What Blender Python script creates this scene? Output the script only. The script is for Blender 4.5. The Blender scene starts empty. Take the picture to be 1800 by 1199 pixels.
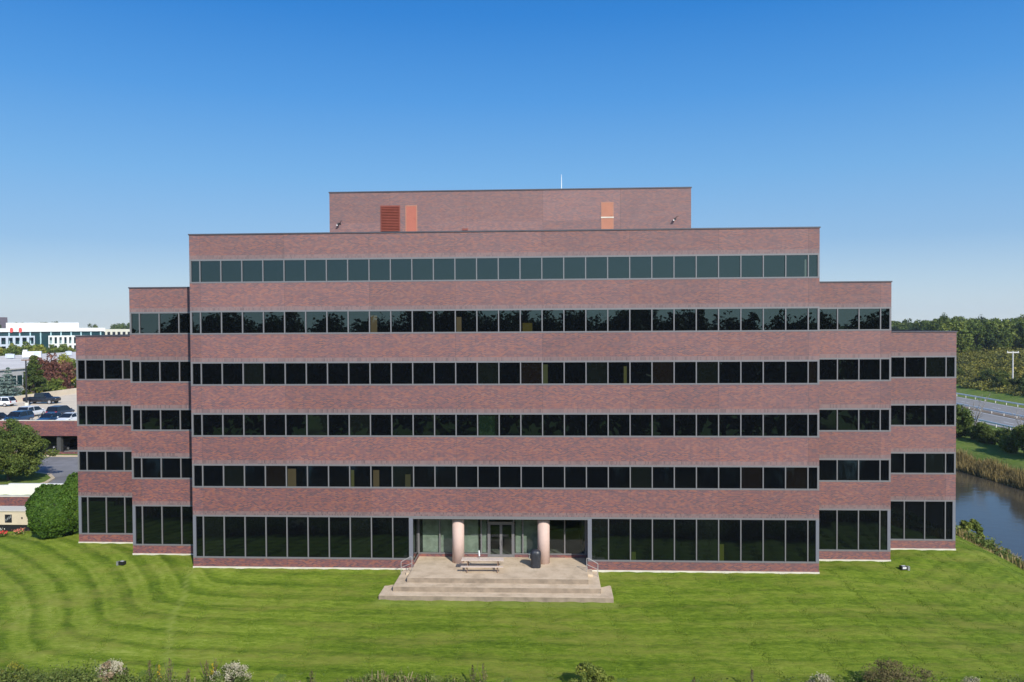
import bpy, math, random
import numpy as np
from mathutils import Vector, Matrix

# ------------------------------------------------------------------ camera, sky, sun, exposure
SC = bpy.context.scene
COL = SC.collection
CAM = (25.827, -55.729, 16.969)
YAW, PITCH, ROLL = -0.0501, 0.0201, 0.0058
SUN_EL, SUN_AZ = math.radians(34.0), math.radians(152.1)

cam = bpy.data.cameras.new('camera')
cam_o = bpy.data.objects.new('camera', cam)
COL.objects.link(cam_o)
cam.sensor_width = 36.0
cam.lens = 28.0
cam.clip_start = 0.5
cam.clip_end = 9000
_f = Vector((math.sin(YAW) * math.cos(PITCH), math.cos(YAW) * math.cos(PITCH), -math.sin(PITCH)))
_r0 = Vector((math.cos(YAW), -math.sin(YAW), 0))
_u0 = _r0.cross(_f)
_r = _r0 * math.cos(ROLL) - _u0 * math.sin(ROLL)
_u = _r0 * math.sin(ROLL) + _u0 * math.cos(ROLL)
cam_o.matrix_world = Matrix(((_r.x, _u.x, -_f.x, CAM[0]), (_r.y, _u.y, -_f.y, CAM[1]), (_r.z, _u.z, -_f.z, CAM[2]), (0, 0, 0, 1)))
SC.camera = cam_o

world = bpy.data.worlds.new('World')
SC.world = world
world.use_nodes = True
wn = world.node_tree
wn.nodes.clear()
sky = wn.nodes.new('ShaderNodeTexSky')
sky.sky_type = 'NISHITA'
sky.sun_disc = False
sky.sun_elevation = SUN_EL
sky.sun_rotation = SUN_AZ
sky.altitude = 250
sky.air_density = 1.0
sky.dust_density = 0.6
sky.ozone_density = 3.5
bg = wn.nodes.new('ShaderNodeBackground')
bg.inputs['Strength'].default_value = 0.10
out = wn.nodes.new('ShaderNodeOutputWorld')
# clear autumn air: the sky texture blended with the photographed sky's own blue, by elevation
_tc = wn.nodes.new('ShaderNodeTexCoord')
_sx = wn.nodes.new('ShaderNodeSeparateXYZ')
wn.links.new(_tc.outputs['Generated'], _sx.inputs[0])
_rp = wn.nodes.new('ShaderNodeValToRGB')
_rp.color_ramp.interpolation = 'LINEAR'
_st = [(0.0, (.68, .78, .83)), (0.05, (.48, .66, .83)), (0.10, (.29, .52, .81)), (0.18, (.175, .45, .83)), (0.27, (.075, .335, .80)), (0.36, (.020, .235, .71)), (0.43, (.010, .19, .63)), (1.0, (.006, .09, .40))]
while len(_rp.color_ramp.elements) < len(_st): _rp.color_ramp.elements.new(0.5)
for _e, (_p, _c) in zip(_rp.color_ramp.elements, _st):
    _e.position = _p
    _e.color = (*_c, 1)
wn.links.new(_sx.outputs[2], _rp.inputs[0])
_ml = wn.nodes.new('ShaderNodeVectorMath')
_ml.operation = 'SCALE'
_ml.inputs['Scale'].default_value = 9.0
wn.links.new(_rp.outputs[0], _ml.inputs[0])
_dt = wn.nodes.new('ShaderNodeVectorMath'); _dt.operation = 'DOT_PRODUCT'
wn.links.new(_tc.outputs['Generated'], _dt.inputs[0])
_dt.inputs[1].default_value = (math.sin(SUN_AZ), math.cos(SUN_AZ), 0.0)
_mr = wn.nodes.new('ShaderNodeMapRange')
_mr.inputs['From Min'].default_value = 0.0
_mr.inputs['From Max'].default_value = 1.0
_mr.inputs['To Min'].default_value = 9.0
_mr.inputs['To Max'].default_value = 27.0
wn.links.new(_dt.outputs['Value'], _mr.inputs['Value'])
wn.links.new(_mr.outputs[0], _ml.inputs['Scale'])
_mx = wn.nodes.new('ShaderNodeMix')
_mx.data_type = 'RGBA'
_mx.inputs[0].default_value = 0.85
wn.links.new(sky.outputs[0], _mx.inputs[6])
# whiter, glaring sky below the sun
_wh = wn.nodes.new('ShaderNodeMix'); _wh.data_type = 'RGBA'
_mw = wn.nodes.new('ShaderNodeMapRange')
_mw.inputs['From Min'].default_value = 0.2
_mw.inputs['From Max'].default_value = 1.0
_mw.inputs['To Max'].default_value = 0.75
wn.links.new(_dt.outputs['Value'], _mw.inputs['Value'])
wn.links.new(_mw.outputs[0], _wh.inputs[0])
wn.links.new(_rp.outputs[0], _wh.inputs[6])
_wh.inputs[7].default_value = (.46, .56, .60, 1)
wn.links.new(_wh.outputs[2], _ml.inputs[0])
wn.links.new(_ml.outputs[0], _mx.inputs[7])
wn.links.new(_mx.outputs[2], bg.inputs[0])
wn.links.new(bg.outputs[0], out.inputs[0])

sun = bpy.data.lights.new('sun', 'SUN')
sun.energy = 4.8
sun.angle = math.radians(0.53)
sun.color = (1.0, 0.95, 0.87)
sun_o = bpy.data.objects.new('sun', sun)
COL.objects.link(sun_o)
_sd = Vector((math.sin(SUN_AZ) * math.cos(SUN_EL), math.cos(SUN_AZ) * math.cos(SUN_EL), math.sin(SUN_EL)))
sun_o.rotation_euler = (-_sd).to_track_quat('-Z', 'Y').to_euler()
sun_o.location = (60, -60, 80)

SC.view_settings.view_transform = 'Standard'
SC.view_settings.look = 'None'
SC.view_settings.exposure = 0.13
SC.view_settings.gamma = 1.0

rng = np.random.default_rng(7)
random.seed(7)
PI = math.pi

# ------------------------------------------------------------------ mesh helpers
class MB:
    """collects faces and links them as one mesh object"""
    def __init__(s):
        s.v, s.f, s.m, s.a = [], [], [], []

    def face(s, pts, m=0, a=0.5):
        b = len(s.v)
        s.v.extend([tuple(p) for p in pts])
        s.f.append(tuple(range(b, b + len(pts))))
        s.m.append(m)
        s.a.append(a)

    def box(s, x0, x1, y0, y1, z0, z1, m=0, fr=None):
        P = [(x0, y0, z0), (x1, y0, z0), (x1, y1, z0), (x0, y1, z0), (x0, y0, z1), (x1, y0, z1), (x1, y1, z1), (x0, y1, z1)]
        if fr is not None:
            P = [fr(*p) for p in P]
        b = len(s.v)
        s.v.extend(P)
        for q in ((3, 2, 1, 0), (4, 5, 6, 7), (0, 1, 5, 4), (1, 2, 6, 5), (2, 3, 7, 6), (3, 0, 4, 7)):
            s.f.append(tuple(b + i for i in q))
            s.m.append(m)
            s.a.append(0.5)

    def tube(s, pts, rad, n=8, m=0, cap=True):
        if not hasattr(rad, '__len__'):
            rad = [rad] * len(pts)
        pts = [Vector(p) for p in pts]
        rings = []
        for i, p in enumerate(pts):
            t = (pts[min(i + 1, len(pts) - 1)] - pts[max(i - 1, 0)]).normalized()
            a = t.cross(Vector((0, 0, 1)) if abs(t.z) < 0.9 else Vector((1, 0, 0))).normalized()
            c = t.cross(a)
            b = len(s.v)
            for k in range(n):
                th = 2 * PI * k / n
                s.v.append(tuple(p + (a * math.cos(th) + c * math.sin(th)) * rad[i]))
            rings.append(b)
        for i in range(len(pts) - 1):
            for k in range(n):
                k2 = (k + 1) % n
                s.f.append((rings[i] + k, rings[i + 1] + k, rings[i + 1] + k2, rings[i] + k2))
                s.m.append(m)
                s.a.append(0.5)
        if cap:
            s.f.append(tuple(rings[0] + k for k in range(n)))
            s.f.append(tuple(rings[-1] + k for k in reversed(range(n))))
            s.m += [m, m]
            s.a += [0.5, 0.5]

    def lathe(s, prof, n=20, c=(0, 0), m=0):
        b = len(s.v)
        for r, z in prof:
            for k in range(n):
                th = 2 * PI * k / n
                s.v.append((c[0] + r * math.cos(th), c[1] + r * math.sin(th), z))
        for i in range(len(prof) - 1):
            for k in range(n):
                k2 = (k + 1) % n
                s.f.append((b + i * n + k, b + i * n + k2, b + (i + 1) * n + k2, b + (i + 1) * n + k))
                s.m.append(m)
                s.a.append(0.5)

    def quads(s, V, a, m=0):
        """V: (n,4,3) array, a: (n,) tint"""
        b = len(s.v)
        s.v.extend(map(tuple, V.reshape(-1, 3)))
        for i in range(len(V)):
            s.f.append((b + 4 * i, b + 4 * i + 1, b + 4 * i + 2, b + 4 * i + 3))
        s.m.extend([m] * len(V))
        s.a.extend([float(x) for x in a])

    def mesh(s, name, mats, smooth=False):
        me = bpy.data.meshes.new(name)
        me.from_pydata(s.v, [], s.f)
        for m in mats:
            me.materials.append(m)
        me.polygons.foreach_set('material_index', s.m)
        at = me.attributes.new('tint', 'FLOAT', 'FACE')
        at.data.foreach_set('value', s.a)
        if smooth:
            me.polygons.foreach_set('use_smooth', [True] * len(s.f))
        me.update()
        return me

    def build(s, name, mats, parent=None, smooth=False):
        if not isinstance(mats, (list, tuple)):
            mats = [mats]
        return link(name, s.mesh(name, mats, smooth), parent)


def link(name, me, parent=None):
    o = bpy.data.objects.new(name, me)
    COL.objects.link(o)
    if parent is not None:
        o.parent = parent
    return o


def empty(name, loc=(0, 0, 0), rz=0.0):
    o = bpy.data.objects.new(name, None)
    COL.objects.link(o)
    o.location = loc
    o.rotation_euler = (0, 0, rz)
    o.empty_display_size = 0.3
    return o


def tag(o, label=None, cat=None, group=None, kind=None):
    if label: o['label'] = label
    if cat: o['category'] = cat
    if group: o['group'] = group
    if kind: o['kind'] = kind
    return o


def copy_tree(o, parent=None):
    c = o.copy()
    COL.objects.link(c)
    if parent is not None:
        c.parent = parent
    for ch in [k for k in bpy.data.objects if k.parent == o]:
        copy_tree(ch, c)
    return c


# ------------------------------------------------------------------ materials
def new_mat(name):
    m = bpy.data.materials.new(name)
    m.use_nodes = True
    nt = m.node_tree
    return m, nt, nt.nodes['Principled BSDF']


def N(nt, t, **kw):
    n = nt.nodes.new(t)
    for k, v in kw.items():
        if k in n.inputs:
            n.inputs[k].default_value = v
        else:
            setattr(n, k, v)
    return n


def ramp(nt, stops, src=None, interp='LINEAR'):
    r = nt.nodes.new('ShaderNodeValToRGB')
    cr = r.color_ramp
    cr.interpolation = interp
    while len(cr.elements) < len(stops):
        cr.elements.new(0.5)
    for e, (p, c) in zip(cr.elements, stops):
        e.position = p
        e.color = (*c, 1)
    if src is not None:
        nt.links.new(src, r.inputs[0])
    return r


def math_n(nt, op, a, b=None):
    n = nt.nodes.new('ShaderNodeMath')
    n.operation = op
    for i, x in enumerate((a, b)):
        if x is None: continue
        if isinstance(x, (int, float)): n.inputs[i].default_value = x
        else: nt.links.new(x, n.inputs[i])
    return n.outputs[0]


def mixc(nt, fac, a, b, mode='MIX'):
    n = nt.nodes.new('ShaderNodeMix')
    n.data_type = 'RGBA'
    n.blend_type = mode
    for sock, x in ((n.inputs[0], fac), (n.inputs[6], a), (n.inputs[7], b)):
        if isinstance(x, (int, float)): sock.default_value = x
        elif isinstance(x, tuple): sock.default_value = (*x, 1)
        else: nt.links.new(x, sock)
    return n.outputs[2]


def plain(name, col, rough=0.6, var=0.12, scale=3.0, metallic=0.0, spec=0.5, bump=0.0):
    m, nt, p = new_mat(name)
    tc = N(nt, 'ShaderNodeNewGeometry')
    no = N(nt, 'ShaderNodeTexNoise', Scale=scale, Detail=6.0, Roughness=0.6)
    nt.links.new(tc.outputs['Position'], no.inputs['Vector'])
    lo = tuple(c * (1 - var) for c in col)
    hi = tuple(min(1, c * (1 + var)) for c in col)
    r = ramp(nt, [(0.3, lo), (0.7, hi)], no.outputs[0])
    nt.links.new(r.outputs[0], p.inputs['Base Color'])
    p.inputs['Roughness'].default_value = rough
    p.inputs['Metallic'].default_value = metallic
    p.inputs['Specular IOR Level'].default_value = spec
    if bump:
        b = N(nt, 'ShaderNodeBump', Strength=bump, Distance=0.02)
        nt.links.new(no.outputs[0], b.inputs['Height'])
        nt.links.new(b.outputs[0], p.inputs['Normal'])
    return m


def brick_mat(name, soldier=False, dull=0.0):
    m, nt, p = new_mat(name)
    g = N(nt, 'ShaderNodeNewGeometry')
    sp = N(nt, 'ShaderNodeSeparateXYZ')
    nt.links.new(g.outputs['Position'], sp.inputs[0])
    sn = N(nt, 'ShaderNodeSeparateXYZ')
    nt.links.new(g.outputs['True Normal'], sn.inputs[0])
    side = math_n(nt, 'GREATER_THAN', math_n(nt, 'ABSOLUTE', sn.outputs[0]), 0.7)
    u = math_n(nt, 'ADD', math_n(nt, 'MULTIPLY', sp.outputs[1], side),
               math_n(nt, 'MULTIPLY', sp.outputs[0], math_n(nt, 'SUBTRACT', 1.0, side)))
    cv = N(nt, 'ShaderNodeCombineXYZ')
    nt.links.new(u, cv.inputs[0])
    nt.links.new(sp.outputs[2], cv.inputs[1])
    bt = N(nt, 'ShaderNodeTexBrick')
    bt.inputs['Scale'].default_value = 1.0
    bt.inputs['Color1'].default_value = (0, 0, 0, 1)
    bt.inputs['Color2'].default_value = (1, 1, 1, 1)
    bt.inputs['Mortar'].default_value = (0.5, 0.5, 0.5, 1)
    bt.inputs['Mortar Size'].default_value = 0.008
    bt.inputs['Mortar Smooth'].default_value = 0.2
    bt.inputs['Bias'].default_value = 0.0
    if soldier:
        bt.inputs['Brick Width'].default_value = 0.1
        bt.inputs['Row Height'].default_value = 0.30
    else:
        bt.inputs['Brick Width'].default_value = 0.2032
        bt.inputs['Row Height'].default_value = 0.0677
    nt.links.new(cv.outputs[0], bt.inputs['Vector'])
    # streaky batches of brick and broad mottling
    mp = N(nt, 'ShaderNodeMapping')
    mp.inputs['Scale'].default_value = (0.3, 7.0, 1)
    nt.links.new(cv.outputs[0], mp.inputs[0])
    n1 = N(nt, 'ShaderNodeTexNoise', Scale=1.0, Detail=5.0, Roughness=0.65)
    nt.links.new(mp.outputs[0], n1.inputs['Vector'])
    n2 = N(nt, 'ShaderNodeTexNoise', Scale=0.22, Detail=3.0)
    nt.links.new(cv.outputs[0], n2.inputs['Vector'])
    t = math_n(nt, 'ADD', math_n(nt, 'MULTIPLY', bt.outputs['Color'], 0.78),
               math_n(nt, 'ADD', math_n(nt, 'MULTIPLY', n1.outputs[0], 0.46), math_n(nt, 'MULTIPLY', n2.outputs[0], 0.36)))
    t = math_n(nt, 'SUBTRACT', t, 0.30)
    if soldier:
        r = ramp(nt, [(0.0, (.085, .060, .066)), (0.35, (.165, .108, .108)), (0.6, (.215, .145, .14)), (1.0, (.24, .13, .115))], t)
    else:
        r = ramp(nt, [(0.0, (.055, .032, .044)), (0.25, (.115, .053, .062)), (0.45, (.178, .066, .068)), (0.62, (.220, .078, .068)),
                      (0.8, (.31, .102, .060)), (1.0, (.26, .14, .125))], t)
    # pale tone mixed in, stronger with height and along the wall
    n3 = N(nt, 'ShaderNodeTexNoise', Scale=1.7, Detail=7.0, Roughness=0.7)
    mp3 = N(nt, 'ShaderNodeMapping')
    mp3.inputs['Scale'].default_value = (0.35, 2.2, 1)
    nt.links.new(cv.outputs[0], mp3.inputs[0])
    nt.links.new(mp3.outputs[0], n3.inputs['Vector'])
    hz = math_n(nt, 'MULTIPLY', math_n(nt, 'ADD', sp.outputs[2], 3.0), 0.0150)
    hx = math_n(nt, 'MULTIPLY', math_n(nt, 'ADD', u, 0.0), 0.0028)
    pale_mix = math_n(nt, 'MULTIPLY', math_n(nt, 'ADD', hz, hx), math_n(nt, 'ADD', 0.35, n3.outputs[0]))
    pale_mix = math_n(nt, 'ADD', pale_mix, dull)
    c = mixc(nt, pale_mix, r.outputs[0], (.295, .22, .205))
    c = mixc(nt, math_n(nt, 'MULTIPLY', bt.outputs['Fac'], 0.8), c, (.22, .165, .17))
    # batches: each panel between joints is a shade different
    pv = N(nt, 'ShaderNodeCombineXYZ')
    nt.links.new(math_n(nt, 'FLOOR', math_n(nt, 'DIVIDE', math_n(nt, 'ADD', u, 60.196), 6.096)), pv.inputs[0])
    nt.links.new(math_n(nt, 'FLOOR', math_n(nt, 'DIVIDE', math_n(nt, 'ADD', sp.outputs[2], 0.4), 3.6585)), pv.inputs[1])
    wnz = N(nt, 'ShaderNodeTexWhiteNoise')
    nt.links.new(pv.outputs[0], wnz.inputs['Vector'])
    hv = N(nt, 'ShaderNodeHueSaturation')
    nt.links.new(c, hv.inputs['Color'])
    nt.links.new(math_n(nt, 'ADD', 0.80, math_n(nt, 'MULTIPLY', wnz.outputs['Value'], 0.17)), hv.inputs['Value'])
    hv.inputs['Saturation'].default_value = 1.05
    c = hv.outputs[0]
    # control joints every four bays
    jx = math_n(nt, 'FRACT', math_n(nt, 'DIVIDE', math_n(nt, 'ADD', u, 60.196), 6.096))
    j = math_n(nt, 'LESS_THAN', jx, 0.0042)
    c = mixc(nt, math_n(nt, 'MULTIPLY', j, 0.6), c, (.09, .07, .07))
    nt.links.new(c, p.inputs['Base Color'])
    p.inputs['Roughness'].default_value = 0.82
    p.inputs['Specular IOR Level'].default_value = 0.25
    b = N(nt, 'ShaderNodeBump', Strength=0.5, Distance=0.008)
    b.invert = True
    nt.links.new(bt.outputs['Fac'], b.inputs['Height'])
    nt.links.new(b.outputs[0], p.inputs['Normal'])
    return m


def leaf_mat(name, dark, mid, light, trans=0.25, scale=0.5):
    """leaf colours: random per leaf (tint) plus slow variation through the crown"""
    m, nt, p = new_mat(name)
    at = N(nt, 'ShaderNodeAttribute')
    at.attribute_name = 'tint'
    g = N(nt, 'ShaderNodeNewGeometry')
    no = N(nt, 'ShaderNodeTexNoise', Scale=scale, Detail=3.0)
    nt.links.new(g.outputs['Position'], no.inputs['Vector'])
    oi = N(nt, 'ShaderNodeObjectInfo')
    t = math_n(nt, 'ADD', math_n(nt, 'MULTIPLY', at.outputs['Fac'], 0.55), math_n(nt, 'MULTIPLY', no.outputs[0], 0.5))
    t = math_n(nt, 'ADD', t, math_n(nt, 'MULTIPLY', math_n(nt, 'SUBTRACT', oi.outputs['Random'], 0.5), 0.35))
    r = ramp(nt, [(0.1, dark), (0.5, mid), (0.92, light)], t)
    nt.links.new(r.outputs[0], p.inputs['Base Color'])
    p.inputs['Roughness'].default_value = 0.6
    p.inputs['Specular IOR Level'].default_value = 0.2
    tr = N(nt, 'ShaderNodeBsdfTranslucent')
    nt.links.new(r.outputs[0], tr.inputs[0])
    mx = N(nt, 'ShaderNodeMixShader')
    mx.inputs[0].default_value = trans
    nt.links.new(p.outputs[0], mx.inputs[1])
    nt.links.new(tr.outputs[0], mx.inputs[2])
    nt.links.new(mx.outputs[0], nt.nodes['Material Output'].inputs[0])
    return m


def glass_mat(name, tint=(0.70, 1.0, 1.0)):
    m, nt, p = new_mat(name)
    at = N(nt, 'ShaderNodeAttribute')
    at.attribute_name = 'interior'
    nt.links.new(at.outputs['Color'], p.inputs['Base Color'])
    p.inputs['Roughness'].default_value = 0.0
    p.inputs['IOR'].default_value = 1.60
    p.inputs['Specular Tint'].default_value = (*tint, 1)
    return m


def clear_glass(name, tint, refl=0.10):
    m, nt, p = new_mat(name)
    nt.nodes.remove(p)
    tr = N(nt, 'ShaderNodeBsdfTransparent')
    tr.inputs[0].default_value = (*tint, 1)
    gl = N(nt, 'ShaderNodeBsdfGlossy')
    gl.inputs['Roughness'].default_value = 0.0
    gl.inputs[0].default_value = (0.85, 1, 1, 1)
    lw = N(nt, 'ShaderNodeLayerWeight')
    fr = math_n(nt, 'ADD', 0.055, math_n(nt, 'MULTIPLY', 0.9, math_n(nt, 'POWER', lw.outputs['Facing'], 5.0)))
    mx = N(nt, 'ShaderNodeMixShader')
    nt.links.new(fr, mx.inputs[0])
    nt.links.new(tr.outputs[0], mx.inputs[1])
    nt.links.new(gl.outputs[0], mx.inputs[2])
    nt.links.new(mx.outputs[0], nt.nodes['Material Output'].inputs[0])
    return m


M = {}
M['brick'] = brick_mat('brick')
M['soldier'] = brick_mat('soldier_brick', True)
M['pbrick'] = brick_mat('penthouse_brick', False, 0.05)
M['frame'] = plain('grey_aluminium', (.155, .151, .155), 0.45, 0.05, 8)
M['post'] = plain('blue_grey_aluminium', (.155, .160, .185), 0.4, 0.05, 8)
M['glass'] = glass_mat('tinted_glass')
M['cglass'] = clear_glass('entrance_glass', (.52, .60, .56))
M['coping'] = plain('dark_metal_coping', (.06, .055, .065), 0.5, 0.15, 2)
M['roofing'] = plain('gravel_roofing', (.22, .21, .2), 0.95, 0.25, 20)
M['white_conc'] = plain('pale_concrete', (.57, .53, .44), 0.85, 0.12, 1.5)
M['soffit'] = plain('soffit_panel', (.3, .29, .28), 0.8, 0.05)
M['column'] = plain('pink_concrete', (.57, .415, .35), 0.8, 0.06, 2.5)
M['door_red'] = plain('salmon_paint', (.36, .105, .065), 0.55, 0.06)
M['door_orange'] = plain('faded_orange_paint', (.36, .14, .08), 0.6, 0.06)
M['door_frame'] = plain('faded_frame_paint', (.36, .16, .10), 0.6, 0.05)
M['louver'] = plain('rust_red_louver', (.20, .05, .032), 0.5, 0.1)
M['metal'] = plain('galvanised_metal', (.42, .42, .43), 0.35, 0.08, 6, 0.6)
M['steel'] = plain('brushed_rail', (.33, .31, .29), 0.5, 0.1, 6, 0.0)
M['white'] = plain('white_paint', (.75, .75, .73), 0.5, 0.04)
M['black'] = plain('black_plastic', (.012, .012, .014), 0.5, 0.2)
M['cover'] = plain('black_vinyl_cover', (.022, .024, .030), 0.42, 0.35, 9, bump=0.6)
M['wood'] = plain('weathered_wood', (.55, .45, .37), 0.8, 0.15, 7)
M['dwood'] = plain('brown_wood', (.20, .12, .075), 0.8, 0.15, 7)
M['blind'] = plain('vertical_blind', (.50, .50, .44), 0.8, 0.25, 2.5)
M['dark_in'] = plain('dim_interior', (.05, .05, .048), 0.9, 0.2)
M['floor_in'] = plain('lobby_tile', (.30, .28, .25), 0.4, 0.1)
M['rubber'] = plain('tyre_rubber', (.02, .02, .02), 0.85, 0.1)
M['rim'] = plain('wheel_alloy', (.5, .5, .52), 0.3, 0.05, 5, 0.6)
M['carglass'] = plain('car_glass', (.01, .012, .015), 0.05, 0.1)
M['redlamp'] = plain('red_lamp_lens', (.35, .02, .02), 0.2, 0.05)
M['lamp'] = plain('clear_lamp_lens', (.6, .6, .6), 0.15, 0.05)
M['bark'] = plain('bark', (.10, .075, .055), 0.9, 0.3, 5)
M['paleb'] = plain('pale_bark', (.28, .25, .22), 0.9, 0.25, 5)
M['asphalt'] = plain('asphalt', (.185, .178, .172), 0.9, 0.38, 0.25)
M['hwy'] = plain('worn_highway', (.22, .205, .185), 0.9, 0.12, 0.5)
M['deck'] = plain('deck_concrete', (.64, .53, .38), 0.9, 0.10, 0.4)
M['kerb'] = plain('kerb_concrete', (.50, .40, .26), 0.9, 0.1, 2)
M['tan'] = plain('tan_enclosure', (.56, .47, .33), 0.6, 0.06, 2)
M['tower'] = plain('brown_tower', (.20, .15, .16), 0.8, 0.1, 0.2)
M['office_white'] = plain('white_panel', (.62, .62, .60), 0.6, 0.04, 0.2)
M['office_shade'] = plain('shade_grey_panel', (.42, .46, .52), 0.6, 0.04, 0.2)  # white office panel with shade put into its colour; roof units simply grey
M['teal'] = plain('teal_glass', (.014, .045, .05), 0.08, 0.2, 0.1)
M['wroof'] = plain('ballasted_roof', (.60, .55, .49), 0.95, 0.2, 0.12)
M['wwall'] = plain('warehouse_wall', (.55, .53, .5), 0.9, 0.1, 0.2)
M['logo'] = plain('red_sign', (.55, .06, .05), 0.6, 0.05)
M['flower_r'] = plain('red_petals', (.5, .03, .03), 0.7, 0.2)
M['flower_p'] = plain('coral_petals', (.6, .18, .12), 0.7, 0.2)
M['flower_w'] = plain('white_petals', (.62, .60, .50), 0.8, 0.15, 12)
M['pole'] = plain('weathered_pole', (.52, .50, .47), 0.9, 0.1, 2)
M['rail'] = plain('guard_rail', (.78, .77, .72), 0.5, 0.1, 1)

# patio concrete with stains
m, nt, p = new_mat('stained_concrete')
g = N(nt, 'ShaderNodeNewGeometry')
a1 = N(nt, 'ShaderNodeTexNoise', Scale=0.9, Detail=8.0, Roughness=0.65)
a2 = N(nt, 'ShaderNodeTexNoise', Scale=14.0, Detail=4.0)
nt.links.new(g.outputs['Position'], a1.inputs['Vector'])
nt.links.new(g.outputs['Position'], a2.inputs['Vector'])
r1 = ramp(nt, [(0.28, (.35, .265, .175)), (0.5, (.53, .415, .285)), (0.75, (.63, .505, .36))], a1.outputs[0])
c = mixc(nt, 0.35, r1.outputs[0], a2.outputs[0], 'SOFT_LIGHT')
nt.links.new(c, p.inputs['Base Color'])
p.inputs['Roughness'].default_value = 0.9
M['patio'] = m
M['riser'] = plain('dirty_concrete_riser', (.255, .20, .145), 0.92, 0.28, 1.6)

# mown lawn
m, nt, p = new_mat('mown_grass')
g = N(nt, 'ShaderNodeNewGeometry')
at = N(nt, 'ShaderNodeAttribute'); at.attribute_name = 'mow'
aw = N(nt, 'ShaderNodeAttribute'); aw.attribute_name = 'worn'
al = N(nt, 'ShaderNodeAttribute'); al.attribute_name = 'fresh'
n1 = N(nt, 'ShaderNodeTexNoise', Scale=0.35, Detail=6.0, Roughness=0.6)
n2 = N(nt, 'ShaderNodeTexNoise', Scale=3.5, Detail=8.0, Roughness=0.75)
n3 = N(nt, 'ShaderNodeTexNoise', Scale=0.8, Detail=3.0)
mpg = N(nt, 'ShaderNodeMapping'); mpg.inputs['Scale'].default_value = (0.35, 1.3, 1)
nt.links.new(g.outputs['Position'], mpg.inputs[0])
for n in (n1, n2): nt.links.new(mpg.outputs[0], n.inputs['Vector'])
nt.links.new(g.outputs['Position'], n3.inputs['Vector'])
ph = math_n(nt, 'ADD', at.outputs['Fac'], math_n(nt, 'MULTIPLY', n3.outputs[0], 0.45))
st = math_n(nt, 'SINE', math_n(nt, 'MULTIPLY', ph, 2 * PI / 1.75))
st = ramp(nt, [(0.08, (0, 0, 0)), (0.55, (1, 1, 1))], math_n(nt, 'ADD', math_n(nt, 'MULTIPLY', st, 0.5), 0.5)).outputs[0]
st2 = math_n(nt, 'SINE', math_n(nt, 'MULTIPLY', ph, 2 * PI / 0.62))
t = math_n(nt, 'ADD', math_n(nt, 'MULTIPLY', st, math_n(nt, 'ADD', 0.10, math_n(nt, 'MULTIPLY', al.outputs['Fac'], 0.20))), math_n(nt, 'MULTIPLY', st2, 0.055))
t = math_n(nt, 'ADD', t, math_n(nt, 'MULTIPLY', n1.outputs[0], 0.85))
t = math_n(nt, 'ADD', t, math_n(nt, 'MULTIPLY', n2.outputs[0], 0.75))
mg2 = N(nt, 'ShaderNodeMapping'); mg2.inputs['Scale'].default_value = (0.9, 3.0, 1)
nt.links.new(g.outputs['Position'], mg2.inputs[0])
n6 = N(nt, 'ShaderNodeTexNoise', Scale=2.2, Detail=8.0, Roughness=0.85)
nt.links.new(mg2.outputs[0], n6.inputs['Vector'])
t = math_n(nt, 'ADD', t, math_n(nt, 'MULTIPLY', math_n(nt, 'SUBTRACT', n6.outputs[0], 0.5), 2.0))
t = math_n(nt, 'SUBTRACT', t, 0.42)
r1 = ramp(nt, [(0.08, (.046, .084, .006)), (0.42, (.110, .166, .012)), (0.7, (.178, .236, .023)), (1.0, (.27, .31, .058))], t)
n4 = N(nt, 'ShaderNodeTexNoise', Scale=0.55, Detail=5.0, Roughness=0.7)
nt.links.new(mpg.outputs[0], n4.inputs['Vector'])
br = ramp(nt, [(0.46, (0, 0, 0)), (0.66, (1, 1, 1))], n4.outputs[0])
c = mixc(nt, math_n(nt, 'MULTIPLY', br.outputs[0], 0.55), r1.outputs[0], (.225, .215, .045))
c = mixc(nt, math_n(nt, 'MULTIPLY', aw.outputs['Fac'], 0.75), c, (.23, .27, .055))
nt.links.new(c, p.inputs['Base Color'])
p.inputs['Roughness'].default_value = 0.9
p.inputs['Specular IOR Level'].default_value = 0.1
n5 = N(nt, 'ShaderNodeTexNoise', Scale=9.0, Detail=6.0, Roughness=0.8)
nt.links.new(g.outputs['Position'], n5.inputs['Vector'])
b = N(nt, 'ShaderNodeBump', Strength=0.6, Distance=0.06)
nt.links.new(n5.outputs[0], b.inputs['Height'])
nt.links.new(b.outputs[0], p.inputs['Normal'])
M['lawn'] = m

# rough meadow ground
m, nt, p = new_mat('rough_grass')
g = N(nt, 'ShaderNodeNewGeometry')
n1 = N(nt, 'ShaderNodeTexNoise', Scale=0.12, Detail=9.0, Roughness=0.7)
n2 = N(nt, 'ShaderNodeTexNoise', Scale=1.4, Detail=6.0, Roughness=0.7)
for n in (n1, n2): nt.links.new(g.outputs['Position'], n.inputs['Vector'])
t = math_n(nt, 'ADD', math_n(nt, 'MULTIPLY', n1.outputs[0], 0.7), math_n(nt, 'MULTIPLY', n2.outputs[0], 0.45))
r1 = ramp(nt, [(0.32, (.055, .095, .015)), (0.55, (.11, .165, .028)), (0.75, (.19, .20, .05)), (0.95, (.26, .22, .09))], t)
nt.links.new(r1.outputs[0], p.inputs['Base Color'])
p.inputs['Roughness'].default_value = 0.95
p.inputs['Specular IOR Level'].default_value = 0.1
b = N(nt, 'ShaderNodeBump', Strength=0.8, Distance=0.15)
nt.links.new(n2.outputs[0], b.inputs['Height'])
nt.links.new(b.outputs[0], p.inputs['Normal'])
M['meadow'] = m

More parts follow.
